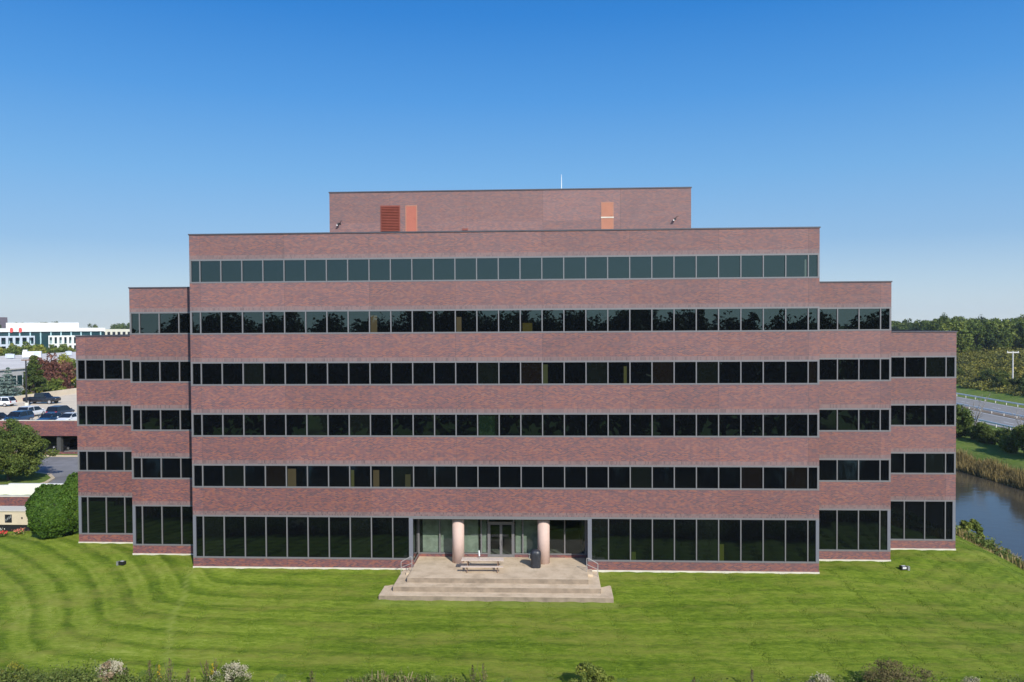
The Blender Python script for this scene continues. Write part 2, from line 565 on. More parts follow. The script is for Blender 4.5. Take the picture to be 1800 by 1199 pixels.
# pond water
m, nt, p = new_mat('pond_water')
p.inputs['Base Color'].default_value = (.060, .050, .034, 1)
p.inputs['Roughness'].default_value = 0.10
p.inputs['IOR'].default_value = 1.33
g = N(nt, 'ShaderNodeNewGeometry')
n1 = N(nt, 'ShaderNodeTexNoise', Scale=0.9, Detail=3.0)
nt.links.new(g.outputs['Position'], n1.inputs['Vector'])
b = N(nt, 'ShaderNodeBump', Strength=0.5, Distance=0.03)
nt.links.new(n1.outputs[0], b.inputs['Height'])
nt.links.new(b.outputs[0], p.inputs['Normal'])
M['water'] = m

L = {}
L['green'] = leaf_mat('leaf_green', (.034, .062, .010), (.092, .132, .020), (.21, .235, .042))
L['olive'] = leaf_mat('leaf_olive', (0.050, 0.078, 0.012), (0.132, 0.174, 0.028), (0.279, 0.287, 0.054))
L['shade'] = leaf_mat('leaf_shade_tree', (.036, .062, .010), (.085, .125, .022), (.165, .195, .042))
L['deep'] = leaf_mat('leaf_deep', (0.024, 0.042, 0.009), (0.066, 0.096, 0.017), (0.150, 0.175, 0.032))
L['yew'] = leaf_mat('leaf_clipped', (.022, .060, .006), (.068, .135, .014), (.150, .230, .030), 0.15, 1.2)
L['spruce'] = leaf_mat('needle_blue', (0.090, 0.128, 0.112), (0.210, 0.275, 0.235), (0.38, 0.455, 0.40), 0.08)
L['red'] = leaf_mat('leaf_red', (0.085, 0.034, 0.025), (0.217, 0.090, 0.062), (0.310, 0.186, 0.085))
L['gold'] = leaf_mat('leaf_gold', (0.116, 0.132, 0.016), (0.248, 0.256, 0.031), (0.419, 0.372, 0.062))
L['rust'] = leaf_mat('leaf_rust', (.060, .058, .024), (.145, .125, .050), (.26, .20, .09), 0.25, 1.2)
L['scrub'] = leaf_mat('leaf_scrub', (0.052, 0.062, 0.016), (0.185, 0.178, 0.030), (0.400, 0.300, 0.042), 0.2, 0.07)
L['reed'] = leaf_mat('reed_straw', (0.132, 0.101, 0.034), (0.341, 0.256, 0.101), (0.558, 0.434, 0.194), 0.25, 0.35)
L['weed'] = leaf_mat('leaf_weed', (.060, .090, .020), (.145, .190, .040), (.30, .31, .10), 0.3, 1.5)
L['stalk'] = leaf_mat('dry_stalk', (0.124, 0.090, 0.054), (0.264, 0.194, 0.116), (0.419, 0.326, 0.202), 0.1, 1.5)
L['fluff'] = leaf_mat('pale_blossom', (.26, .23, .13), (.46, .42, .28), (.64, .58, .42), 0.2, 2.0)
L['yellow'] = leaf_mat('yellow_blossom', (.30, .22, .01), (.45, .34, .02), (.60, .42, .03), 0.2, 2.0)
L['orange'] = leaf_mat('orange_leaf', (.22, .10, .02), (.38, .18, .03), (.50, .27, .06), 0.2, 2.0)

# ------------------------------------------------------------------ terrain
def sst(a, b, x):
    t = np.clip((x - a) / (b - a), 0, 1)
    return t * t * (3 - 2 * t)


def gz(x, y):
    """height of the ground"""
    x = np.asarray(x, float)
    y = np.asarray(y, float)
    out = np.maximum(np.maximum(-x, x - 44.2), 0)
    yy = y - np.clip(out * 0.5, 0, 6.1)
    yy = np.minimum(yy, 0)
    z = -0.36 + np.maximum(yy, -4.5) * 0.138 + np.clip(yy + 4.5, -11.5, 0) * 0.098
    z = z - (1 - sst(-24, -16.5, y)) * 1.1 + (1 - sst(-62, -56, y)) * 1.3
    z = z - sst(12.5, 22, out) * 0.25 * (y < 60)
    # pond basin to the right
    pond = sst(57, 66.5, x) * (1 - sst(78.0, 84.5, x + (y - 45) * 0.10))
    pond = pond * sst(-60, -30, y) * (1 - sst(120, 150, y))
    z = z * (1 - pond) + (-3.3) * pond
    right = sst(78.0, 96, x + (y - 45) * 0.05)
    z = z * (1 - right) + 0.0 * right
    z = z + sst(119, 127, x) * 1.0 + sst(124, 165, x) * 4.5 + sst(160, 320, x) * 3
    return z


TX = np.concatenate([[-1500, -1000, -600, -400, -300], np.arange(-240, -60, 10), np.arange(-60, 56, 1.5), np.arange(56, 130, 1.0),
                     np.arange(130, 340, 10), [400, 600, 1000, 1500]])
TY = np.concatenate([[-900, -400, -200], np.arange(-120, -30, 6), np.arange(-30, 70, 1.5), np.arange(70, 160, 5), np.arange(160, 460, 20),
                     [600, 900, 1500]])
LX0, LX1, LY0, LY1 = -46.0, 61.0, -15.5, 30.0


def shore(y):
    return 60.3 + 0.7 * np.sin(y * 0.25) - 0.2 * np.clip(4 - y, 0, 30)


def in_lawn(x, y):
    return (x > LX0) & (x < shore(y)) & (y > LY0) & (y < LY1)


GX, GY = np.meshgrid(TX, TY, indexing='ij')
GZ = gz(GX, GY)
inner = (GX > LX0 + 2) & (GX < shore(GY) - 2.2) & (GY > LY0 + 2) & (GY < LY1 - 2)
GZ = GZ - np.where(inner, 0.35, 0.0)
nx, ny = GX.shape
tv = np.stack([GX, GY, GZ], -1).reshape(-1, 3)
idx = np.arange(nx * ny).reshape(nx, ny)
tf = np.stack([idx[:-1, :-1], idx[1:, :-1], idx[1:, 1:], idx[:-1, 1:]], -1).reshape(-1, 4)
me = bpy.data.meshes.new('ground')
me.from_pydata(tv.tolist(), [], tf.tolist())
me.materials.append(M['meadow'])
me.polygons.foreach_set('use_smooth', [True] * len(tf))
tag(link('ground', me), kind='structure')

# lawn sheet, with the mower's passes as a distance from its outer edge
lx = np.arange(LX0, LX1 + 2.6, 0.3)
ly = np.arange(LY0, LY1 + 0.01, 0.3)
AX, AY = np.meshgrid(lx, ly, indexing='ij')
EDGE = np.array([(-60, 7.0), (-30, 5.0), (-22, 2.6), (-17, -0.6), (-13, -3.9), (-10, -7.6), (-7.6, -11.6), (-4.6, -14.0), (2, -15.6), (30, -16.6), (58, -14.6), (66, -6)], float)


def dist_poly(px, py, P):
    d = np.full(px.shape, 1e9)
    for (ax, ay), (bx, by) in zip(P[:-1], P[1:]):
        ex, ey = bx - ax, by - ay
        t = np.clip(((px - ax) * ex + (py - ay) * ey) / (ex * ex + ey * ey), 0, 1)
        d = np.minimum(d, np.hypot(px - ax - t * ex, py - ay - t * ey))
    return d


mow = dist_poly(AX, AY, EDGE)
for _ in range(14):
    q_ = np.pad(mow, 1, mode='edge')
    mow = (q_[:-2, 1:-1] + q_[2:, 1:-1] + q_[1:-1, :-2] + q_[1:-1, 2:]) / 4
fresh = 1 - sst(2, 16, AX)
worn = np.clip(1 - dist_poly(AX, AY, np.array([(0.1, -0.8), (0.4, -2.0), (1.4, -4.4), (1.8, -6.8), (2.7, -9.1), (5.2, -14.6), (5.6, -17.0)])) / 0.22, 0, 1)
worn = np.maximum(worn, 0.75 * np.clip(1 - np.abs(AY + 4.9) / 0.7, 0, 1) * ((AX > 14) & (AX < 30)))
AZ = gz(AX, AY) + 0.02 + 0.028 * np.sin(AX * 2.3 + np.sin(AY * 3)) * np.sin(AX * 0.83 + 1.7) + 0.02 * np.sin(AX * 5.1 + AY)
nx, ny = AX.shape
keep = in_lawn(AX, AY)
idx = np.arange(nx * ny).reshape(nx, ny)
kf = keep[:-1, :-1] & keep[1:, :-1] & keep[1:, 1:] & keep[:-1, 1:]
lf = np.stack([idx[:-1, :-1], idx[1:, :-1], idx[1:, 1:], idx[:-1, 1:]], -1)[kf]
me = bpy.data.meshes.new('lawn')
me.from_pydata(np.stack([AX, AY, AZ], -1).reshape(-1, 3).tolist(), [], lf.tolist())
me.materials.append(M['lawn'])
for nm, arr in (('mow', mow), ('worn', worn), ('fresh', fresh)):
    at = me.attributes.new(nm, 'FLOAT', 'POINT')
    at.data.foreach_set('value', arr.ravel())
me.polygons.foreach_set('use_smooth', [True] * len(lf))
tag(link('lawn', me), kind='structure')

# grass blades standing in the lawn, leaning with the mower's passes
def big_quads(name, V, tint, mat):
    n = len(V)
    me = bpy.data.meshes.new(name)
    me.vertices.add(4 * n); me.loops.add(4 * n); me.polygons.add(n)
    me.vertices.foreach_set('co', V.reshape(-1).astype(np.float32))
    me.loops.foreach_set('vertex_index', np.arange(4 * n, dtype=np.int32))
    me.polygons.foreach_set('loop_start', np.arange(0, 4 * n, 4, dtype=np.int32))
    me.polygons.foreach_set('loop_total', np.full(n, 4, dtype=np.int32))
    me.materials.append(mat)
    at = me.attributes.new('tint', 'FLOAT', 'FACE')
    at.data.foreach_set('value', tint.astype(np.float32))
    me.update(calc_edges=True)
    return link(name, me)


m, nt, p = new_mat('grass_blade')
at = N(nt, 'ShaderNodeAttribute'); at.attribute_name = 'tint'
r1 = ramp(nt, [(0.0, (.046, .084, .006)), (0.4, (.105, .163, .013)), (0.7, (.175, .235, .028)), (1.0, (.31, .32, .075))], at.outputs['Fac'])
nt.links.new(r1.outputs[0], p.inputs['Base Color'])
p.inputs['Roughness'].default_value = 0.7
p.inputs['Specular IOR Level'].default_value = 0.15
_n = 520000
_rg = np.random.default_rng(17)
_x = _rg.uniform(-30, 61, _n); _y = _rg.uniform(-15.3, 16, _n)
_k = in_lawn(_x, _y) & ~((_x > -12.2) & (_x < 56.4) & (_y > 6)) & ~((_x > -6.1) & (_x < 50.3) & (_y > 3)) & ~((_x > 0) & (_x < 44.2) & (_y > 0)) & ~((_x > 14.3) & (_x < 29.8) & (_y > -4.55))
_x, _y = _x[_k], _y[_k]; _n = len(_x)
_mw = dist_poly(_x, _y, EDGE)
_fr = 1 - sst(2, 16, _x)
_s = np.clip(np.sin((_mw + 0.2) * 2 * PI / 1.75) * 1.6 + .5, -1, 1)
_p1 = np.sin(_x * .31 + 1.3 * np.sin(_y * .22)) * np.sin(_y * .45 + .8 * np.sin(_x * .17 + 2))
_t = 0.42 + _s * (0.045 + 0.09 * _fr) + 0.10 * _p1 + 0.04 * np.sin(_mw * 2 * PI / .62) + _rg.normal(0, .10, _n)
_wd = dist_poly(_x, _y, np.array([(0.1, -0.8), (0.4, -2.0), (1.4, -4.4), (1.8, -6.8), (2.7, -9.1), (5.2, -14.6), (5.6, -17.0)]))
_t = _t + .35 * np.clip(1 - _wd / .25, 0, 1) + .16 * np.clip(np.sin(_x * .9 + 2 * np.sin(_y * .7)) * np.sin(_y * 1.9 + np.sin(_x * .6)) - .55, 0, 1) * 2
_h = _rg.uniform(.025, .05, _n)
_th = _rg.uniform(0, PI, _n)
_a = np.stack([np.cos(_th), np.sin(_th), np.zeros(_n)], 1) * _rg.uniform(.012, .03, (_n, 1))
_B = np.stack([_x, _y, gz(_x, _y) - 0.01], 1)
_T = _B + np.stack([_rg.normal(0, .03, _n), _rg.normal(0, .03, _n), _h], 1)
tag(big_quads('grass_blades', np.stack([_B - _a, _B + _a, _T + _a * .4, _T - _a * .4], 1), np.clip(_t, 0, 1), m), 'short mown grass blades of the lawn', 'grass', kind='stuff')

mb = MB()
mb.face([(-130, -60, -2.5), (100, -60, -2.5), (100, 160, -2.5), (-130, 160, -2.5)])
tag(mb.build('water', M['water']), kind='structure')

# ------------------------------------------------------------------ the brick office building
BAY = 1.524
W = 29 * BAY
def head(i): return 3.363 + 3.6585 * (i - 1)
WH = 1.485
SILL1 = 0.469
TR_T, TR_B = 0.12, 0.10
office = empty('office_building', (W / 2, 17, 0))
tag(office, 'stepped red brick office building with dark ribbon windows and white footing', 'building')
office_inv = Matrix.Translation((-W / 2, -17, 0))


def opart(mb, name, mats, parent=None, smooth=False):
    """part of the office building (world coordinates kept)"""
    o = mb.build(name, mats, parent or office, smooth)
    if parent is None:
        o.matrix_parent_inverse = office_inv
    return o


def ribbon(O, U, Nn, length, z0, z1, seed, trim_t=TR_T, ends=(0.11, 0.11), mulls=None, name='ribbon_window', curtains=()):
    """one continuous ribbon window: frame + glass"""
    U = Vector(U); Nn = Vector(Nn); O = Vector(O)
    def fr(u, n, z): return tuple(O + U * u + Nn * n + Vector((0, 0, z)))
    rr = random.Random(seed)
    f = MB()
    f.box(0.02, length - 0.02, -0.13, 0.014, z1, z1 + trim_t, 0, fr)
    f.box(0.02, length - 0.02, -0.13, 0.018, z0 - TR_B, z0, 0, fr)
    if mulls is None:
        mulls = [BAY / 2 + BAY * k for k in range(int(round(length / BAY)))]
    f.box(0.02, 0.02 + ends[0], -0.128, 0.010, z0, z1, 1 if ends[0] > 0.15 else 0, fr)
    f.box(length - 0.02 - ends[1], length - 0.02, -0.128, 0.010, z0, z1, 1 if ends[1] > 0.15 else 0, fr)
    for mu in mulls:
        f.box(mu - 0.038, mu + 0.038, -0.128, 0.012, z0, z1, 0, fr)
    win = opart(f, name, [M['frame'], M['post']])
    gl = MB()
    cols = []
    edges = [0.02 + ends[0]] + list(mulls) + [length - 0.02 - ends[1]]
    for k in range(len(edges) - 1):
        a, b2 = edges[k], edges[k + 1]
        ta, tb = rr.gauss(0, 0.0016), rr.gauss(0, 0.0022)
        uc, zc = (a + b2) / 2, (z0 + z1) / 2
        def P(u, z, n0=-0.07): return fr(u, n0 + ta * (u - uc) + tb * (z - zc), z)
        base = (.002, .0025, .003)
        q = rr.random() + (1.0 if z0 > 16 else 0)
        if q < 0.05: base = (.006, .0048, .004)
        elif q < 0.2: base = (.0045, .006, .005)
        strips = [c for c in curtains if c[0] == k]
        if strips:
            _, s0, s1, col, zt = strips[0]
            us = a + (b2 - a) * s0; ue = a + (b2 - a) * s1
            zz = z0 + (z1 - z0) * zt
            for (p, q2, za, zb, cc) in ((a, us, z0, z1, base), (us, ue, z0, zz, col), (us, ue, zz, z1, base), (ue, b2, z0, z1, base)):
                if q2 - p > 0.01 and zb - za > 0.01:
                    gl.face([P(p, za), P(q2, za), P(q2, zb), P(p, zb)])
                    cols.append(cc)
        else:
            gl.face([P(a, z0), P(b2, z0), P(b2, z1), P(a, z1)])
            cols.append(base)
    g = opart(gl, 'glass', M['glass'], win)
    ca = g.data.attributes.new('interior', 'FLOAT_COLOR', 'FACE')
    ca.data.foreach_set('color', [x for c in cols for x in (*c, 1.0)])
    return win


TAN = (.050, .040, .021)
OL = (.040, .042, .015)
CURT = {5: [(9, .05, .35, TAN, .8), (13, .05, .28, TAN, .7), (16, .1, .55, (.03, .026, .007), .4)],
        4: [(17, .02, .25, (.03, .035, .015), .9), (20, .72, .86, OL, .8)],
        2: [(5, .05, .45, TAN, .85), (8, .05, .2, OL, .8), (9, .1, .38, TAN, .8), (10, .6, .85, (.03, .03, .015), .6)],
        3: [(14, .05, .8, (.006, .013, .007), .95)],
        6: [(28, .85, .93, (.06, .07, .055), .8)]}


def block(x0, x1, y0, y1, top, roof_z, faces, seed, main=False):
    """one stepped block: brick bands, soldier courses, copings, windows on the given faces"""
    w = MB()
    def band(za, zb):
        w.box(x0, x1, y0, y1, za, za + 0.27, 1)
        w.box(x0, x1, y0, y1, za + 0.27, zb, 0)
    for i in range(1, top):
        band(head(i) + TR_T, head(i + 1) - WH - TR_B)
    # parapet storey: ring so that the roof lies below its top
    zp = head(top) + TR_T
    w.box(x0, x1, y0, y1, zp, zp + 0.27, 1)
    w.box(x0, x1, y0, y1, zp + 0.27, roof_z - 0.55, 0)
    t = 0.32
    for (a, b2, c, d) in ((x0, x1, y0, y0 + t), (x0, x1, y1 - t, y1), (x0, x0 + t, y0 + t, y1 - t), (x1 - t, x1, y0 + t, y1 - t)):
        w.box(a, b2, c, d, roof_z - 0.55, roof_z, 0)
    zb = SILL1 - TR_B
    fz0, fz1 = -2.2, -0.235
    fd = MB()
    if main:
        for (a, b2, c, d) in ((x0, 15.94, y0, y1), (28.25, x1, y0, y1), (15.94, 28.25, y0 + 10.2, y1)):
            w.box(a, b2, c, d, -1.0, zb, 0)
            e = 0.03
            fd.box(a - (e if a == x0 else 0), b2 + (e if b2 == x1 else 0), c - (e if c == y0 else 0), d, fz0, fz1)
    else:
        w.box(x0, x1, y0, y1, -1.0, zb, 0)
        fd.box(x0 - 0.03, x1 + 0.03, y0 - 0.03, y1, fz0, fz1)
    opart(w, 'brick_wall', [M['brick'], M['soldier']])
    opart(fd, 'footing', M['white_conc'])
    c = MB()
    o = 0.05
    tt = t + 0.05
    for (a, b2, cc, d) in ((x0 - o, x1 + o, y0 - o, y0 + tt), (x0 - o, x1 + o, y1 - tt, y1 + o), (x0 - o, x0 + tt, y0 + tt, y1 - tt), (x1 - tt, x1 + o, y0 + tt, y1 - tt)):
        c.box(a, b2, cc, d, roof_z, roof_z + 0.09)
    opart(c, 'coping', M['coping'])
    r = MB()
    r.face([(x0 + t, y0 + t, roof_z - 0.54), (x1 - t, y0 + t, roof_z - 0.54), (x1 - t, y1 - t, roof_z - 0.54), (x0 + t, y1 - t, roof_z - 0.54)])
    opart(r, 'roof', M['roofing'])
    for k in range(1, top + 1):
        z1 = head(k)
        z0 = SILL1 if k == 1 else z1 - WH
        wide = (0.20, 0.20) if k == 1 else (0.11, 0.11)
        sd = seed + k * 17
        if 'S' in faces:
            if main and k == 1:
                m1 = [BAY / 2 + BAY * j for j in range(10)]
                ribbon((x0, y0, 0), (1, 0, 0), (0, -1, 0), 15.94, z0, z1, sd, ends=(0.2, 0.28), mulls=m1)
                L2 = x1 - 28.25
                m2 = [L2 - BAY / 2 - BAY * j for j in range(10)][::-1]
                ribbon((28.25, y0, 0), (1, 0, 0), (0, -1, 0), L2, z0, z1, sd + 1, ends=(0.28, 0.2), mulls=[q for q in m2 if q > 0.6],
                       curtains=[(2, .05, .25, (.022, .030, .008), .2), (6, .05, .25, (.03, .035, .008), .4)])
            else:
                ln = x1 - x0
                if main:
                    ribbon((x0, y0, 0), (1, 0, 0), (0, -1, 0), ln, z0, z1, sd, ends=wide, curtains=CURT.get(k, ()))
                else:
                    vis = faces['S']
                    ml = [BAY / 2 + BAY * j for j in range(4)] if vis[0] == 'L' else [ln - BAY / 2 - BAY * j for j in range(4)][::-1]
                    ribbon((x0, y0, 0), (1, 0, 0), (0, -1, 0), ln, z0, z1, sd, ends=(wide[0], 0.05) if vis[0] == 'L' else (0.05, wide[1]), mulls=ml)
        dep = y1 - y0
        nb = int(dep / BAY)
        off = (dep - (nb - 1) * BAY) / 2
        if 'W' in faces:
            ribbon((x0, y1, 0), (0, -1, 0), (-1, 0, 0), dep, z0, z1, sd + 5, ends=wide, mulls=[off + BAY * j for j in range(nb)])
        if 'E' in faces:
            ribbon((x1, y0, 0), (0, 1, 0), (1, 0, 0), dep, z0, z1, sd + 7, ends=wide, mulls=[off + BAY * j for j in range(nb)])
        if 'N' in faces:
            ribbon((x1, y1, 0), (-1, 0, 0), (0, 1, 0), x1 - x0, z0, z1, sd + 9, ends=wide)


R6, R5, R4 = 23.50, 19.90, 16.24
SB = 3.05
block(0, W, 0, 34, 6, R6, {'S': 'M', 'W': 1, 'E': 1, 'N': 1}, 100, True)
block(-4 * BAY, 0.3, SB, 31, 5, R5, {'S': 'L', 'W': 1, 'N': 1}, 200)
block(W - 0.3, W + 4 * BAY, SB, 31, 5, R5, {'S': 'R', 'E': 1, 'N': 1}, 300)
block(-8 * BAY, -4 * BAY + 0.3, 2 * SB, 28, 4, R4, {'S': 'L', 'W': 1, 'N': 1}, 400)
block(W + 4 * BAY - 0.3, W + 8 * BAY, 2 * SB, 28, 4, R4, {'S': 'R', 'E': 1, 'N': 1}, 500)

# --- recessed entrance
EX0, EX1, EY = 15.94, 28.25, 2.1
lob = MB()
lob.box(EX0, EX1, 0.0, 10.2, -1.2, -0.02, 0)                       # slab under porch and lobby
lob.box(EX0 + 0.001, EX0 + 0.25, EY + 0.3, 10.19, -0.02, 3.30, 1)    # lobby side walls
lob.box(EX1 - 0.25, EX1 - 0.001, EY + 0.3, 10.19, -0.02, 3.30, 1)
lob.box(EX0 + 0.25, EX1 - 0.25, 9.9, 10.19, -0.02, 3.30, 1)
lob.box(EX0 + 0.25, EX1 - 0.25, EY + 0.15, 9.9, 2.9, 3.0, 1)
opart(lob, 'lobby', [M['floor_in'], M['dark_in']])
# lobby furniture seen through the glass: a counter and a bench
lf_ = MB()
lf_.box(20.4, 23.4, 7.6, 8.2, 0.0, 1.05, 0)
lf_.box(20.3, 23.5, 7.5, 8.3, 1.05, 1.10, 1)
opart(lf_, 'reception_counter', [M['black'], M['metal']])
so = MB()
so.box(EX0, EX1, 0.02, EY + 0.2, 3.30, 3.46)
opart(so, 'soffit', M['soffit'])
hd = MB()
hd.box(EX0 - 0.02, EX1 + 0.02, -0.012, 0.10, 3.28, 3.483)
opart(hd, 'porch_head_trim', M['frame'])
bw = MB()
for a, b2 in ((EX0, 21.05), (23.03, EX1)):
    bw.box(a, b2, EY - 0.02, EY + 0.15, -0.02, 0.21)
opart(bw, 'entrance_sill_wall', [M['brick']])
# glazed return walls of the recess
for xw, nn in ((EX0, 1), (EX1, -1)):
    f = MB()
    f.box(xw - 0.05, xw + 0.05, 0.13, EY, 0.16, 0.26)
    f.box(xw - 0.05, xw + 0.05, 0.13, EY, 3.2, 3.3)
    f.box(xw - 0.05, xw + 0.05, EY - 0.1, EY + 0.1, 0.26, 3.2)
    f.box(xw - 0.06, xw + 0.06, 0.13, EY, -0.02, 0.16, 1)
    wo = opart(f, 'return_window', [M['frame'], M['brick']])
    g = MB()
    g.face([(xw, 0.13, 0.26), (xw, EY - 0.1, 0.26), (xw, EY - 0.1, 3.2), (xw, 0.13, 3.2)])
    go = opart(g, 'glass', M['glass'], wo)
    ca = go.data.attributes.new('interior', 'FLOAT_COLOR', 'FACE')
    ca.data.foreach_set('color', [.006, .007, .008, 1])
# glazed screen either side of the doors
mul = [EX0 + 0.06] + [16.02 + BAY * k for k in range(1, 8)] + [EX1 - 0.06]
for a, b2, sel in ((EX0, 21.08, [m_ for m_ in mul if m_ < 21.0]), (23.0, EX1, [m_ for m_ in mul if m_ > 23.1])):
    f = MB()
    f.box(a + 0.02, b2, EY - 0.045, EY + 0.05, 0.21, 0.30)
    f.box(a + 0.02, b2, EY - 0.045, EY + 0.05, 3.15, 3.29)
    for mu in sel:
        f.box(mu - 0.045, mu + 0.045, EY - 0.043, EY + 0.047, 0.30, 3.15)
    wo = opart(f, 'entrance_window', M['frame'])
    g = MB()
    es = sorted([a + 0.05] + sel + [b2])
    for p_, q_ in zip(es[:-1], es[1:]):
        if q_ - p_ > 0.12:
            g.face([(p_, EY, 0.30), (q_, EY, 0.30), (q_, EY, 3.15), (p_, EY, 3.15)])
    opart(g, 'glass', M['cglass'], wo)
# doors: jambs and transom, two leaves
f = MB()
f.box(21.06, 21.16, EY - 0.055, EY + 0.06, 0.0, 3.29)
f.box(22.92, 23.02, EY - 0.055, EY + 0.06, 0.0, 3.29)
f.box(21.16, 22.92, EY - 0.05, EY + 0.055, 2.50, 2.60)
f.box(21.16, 22.92, EY - 0.05, EY + 0.055, 3.19, 3.29)
dfm = opart(f, 'door_frame', M['frame'])
g = MB()
g.face([(21.16, EY, 2.6), (22.92, EY, 2.6), (22.92, EY, 3.19), (21.16, EY, 3.19)])
opart(g, 'transom_glass', M['cglass'], dfm)
for a, b2, hx in ((21.17, 22.035, 21.96), (22.045, 22.91, 22.12)):
    f = MB()
    f.box(a, a + 0.09, EY - 0.03, EY + 0.03, 0.02, 2.49)
    f.box(b2 - 0.09, b2, EY - 0.03, EY + 0.03, 0.02, 2.49)
    f.box(a + 0.09, b2 - 0.09, EY - 0.03, EY + 0.03, 0.02, 0.2)
    f.box(a + 0.09, b2 - 0.09, EY - 0.03, EY + 0.03, 2.38, 2.49)
    f.face([(a + 0.09, EY, 0.2), (b2 - 0.09, EY, 0.2), (b2 - 0.09, EY, 2.38), (a + 0.09, EY, 2.38)], 1)
    d = opart(f, 'door', [M['frame'], M['cglass']])
    h_ = MB()
    h_.tube([(hx, EY - 0.03, 0.85), (hx, EY - 0.09, 0.88), (hx, EY - 0.09, 1.25), (hx, EY - 0.03, 1.28)], 0.014)
    opart(h_, 'handle', M['metal'], d)
# vertical blinds behind the screen
for a, b2 in ((16.25, 18.95), (19.1, 20.45), (20.52, 21.0), (23.1, 23.56), (23.66, 25.0)):
    v = MB()
    n_ = int((b2 - a) / 0.09)
    for k in range(n_):
        x_ = a + 0.09 * k
        v.face([(x_, EY + 0.17, 0.28), (x_ + 0.085, EY + 0.20, 0.28), (x_ + 0.085, EY + 0.20, 2.85), (x_, EY + 0.17, 2.85)])
    opart(v, 'vertical_blind', M['blind'])
for cx_ in (19.05, 25.165):
    c = MB()
    c.lathe([(0.0, -0.02), (0.43, -0.02), (0.43, 3.10), (0.36, 3.12), (0.36, 3.32), (0, 3.32)], 32, (cx_, 0.82))
    for i_, pl in enumerate(c.f): pass
    co = opart(c, 'column', M['column'])
    co.data.polygons.foreach_set('use_smooth', [abs(pl.normal.z) < 0.5 for pl in co.data.polygons])

# --- mechanical penthouse
px0, px1, py0, py1, pz0, pz1 = 8.07, 36.77, 7.5, 26.0, R6 - 0.54, 27.62
pw = MB()
pw.box(px0, px1, py0, py1, pz0, pz1)
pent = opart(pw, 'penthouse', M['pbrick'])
c = MB()
c.box(px0 - 0.05, px1 + 0.05, py0 - 0.05, py1 + 0.05, pz1, pz1 + 0.09)
opart(c, 'coping', M['coping'], pent)
lv = MB()
lx0, lx1, lz0, lz1 = 12.2, 13.78, 24.35, 26.56
lv.box(lx0, lx1, py0 - 0.015, py0 - 0.004, lz0, lz1)
for a, b2, cc, d in ((lx0, lx0 + 0.06, lz0, lz1), (lx1 - 0.06, lx1, lz0, lz1), (lx0 + 0.06, lx1 - 0.06, lz1 - 0.06, lz1)):
    lv.box(a, b2, py0 - 0.05, py0 - 0.016, cc, d)
k = lz0 + 0.05
while k < lz1 - 0.12:
    lv.face([(lx0 + .06, py0 - 0.10, k), (lx1 - .06, py0 - 0.10, k), (lx1 - .06, py0 - 0.02, k + 0.10), (lx0 + .06, py0 - 0.02, k + 0.10)])
    k += 0.125
opart(lv, 'louvered_vent', M['louver'], pent)


def pdoor(x0, x1, ztop, mat, bar):
    d = MB()
    d.box(x0, x0 + 0.07, py0 - 0.03, py0 - 0.003, 23.0, ztop, 1)
    d.box(x1 - 0.07, x1, py0 - 0.03, py0 - 0.003, 23.0, ztop, 1)
    d.box(x0 + 0.07, x1 - 0.07, py0 - 0.03, py0 - 0.003, ztop - 0.07, ztop, 1)
    d.box(x0 + 0.07, x1 - 0.07, py0 - 0.02, py0 - 0.004, 23.0, ztop - 0.07, 0)
    if bar:
        d.box(x0 - 0.02, x1 + 0.02, py0 - 0.05, py0 - 0.031, ztop - 1.25, ztop - 1.15, 2)
    d.box(x1 - 0.2, x1 - 0.12, py0 - 0.06, py0 - 0.021, ztop - 1.1, ztop - 1.0, 0)
    return opart(d, 'roof_door', [mat, M['door_frame'], M['white_conc']], pent)


pdoor(14.2, 15.15, 26.55, M['door_red'], False)
pdoor(29.75, 30.72, 26.60, M['door_orange'], True)
s_ = MB()
s_.box(18.75, 19.2, py0 - 0.04, py0 - 0.004, 24.52, 24.66)
opart(s_, 'scupper', M['louver'], pent)
for fx, fz, sg in ((8.92, 25.13, 1), (35.53, 25.2, 1)):
    f = MB()
    f.box(fx - 0.06, fx + 0.06, py0 - 0.05, py0, fz - 0.02, fz + 0.1, 1)
    f.tube([(fx, py0 - 0.05, fz + 0.05), (fx + 0.12, py0 - 0.26, fz + 0.2), (fx + 0.24, py0 - 0.30, fz + 0.2)], 0.022, 6, 1)
    f.box(fx - 0.12, fx - 0.0, py0 - 0.36, py0 - 0.18, fz - 0.10, fz + 0.05, 1)
    f.box(fx - 0.20, fx - 0.12, py0 - 0.34, py0 - 0.22, fz - 0.16, fz - 0.08, 0)
    opart(f, 'floodlight', [M['white'], M['black']], pent)
a = MB()
a.tube([(26.67, 10, pz1 + 0.1), (26.67, 10, 29.0), (26.67, 10, 29.3)], [0.035, 0.025, 0.010])
opart(a, 'antenna', M['white'], pent)

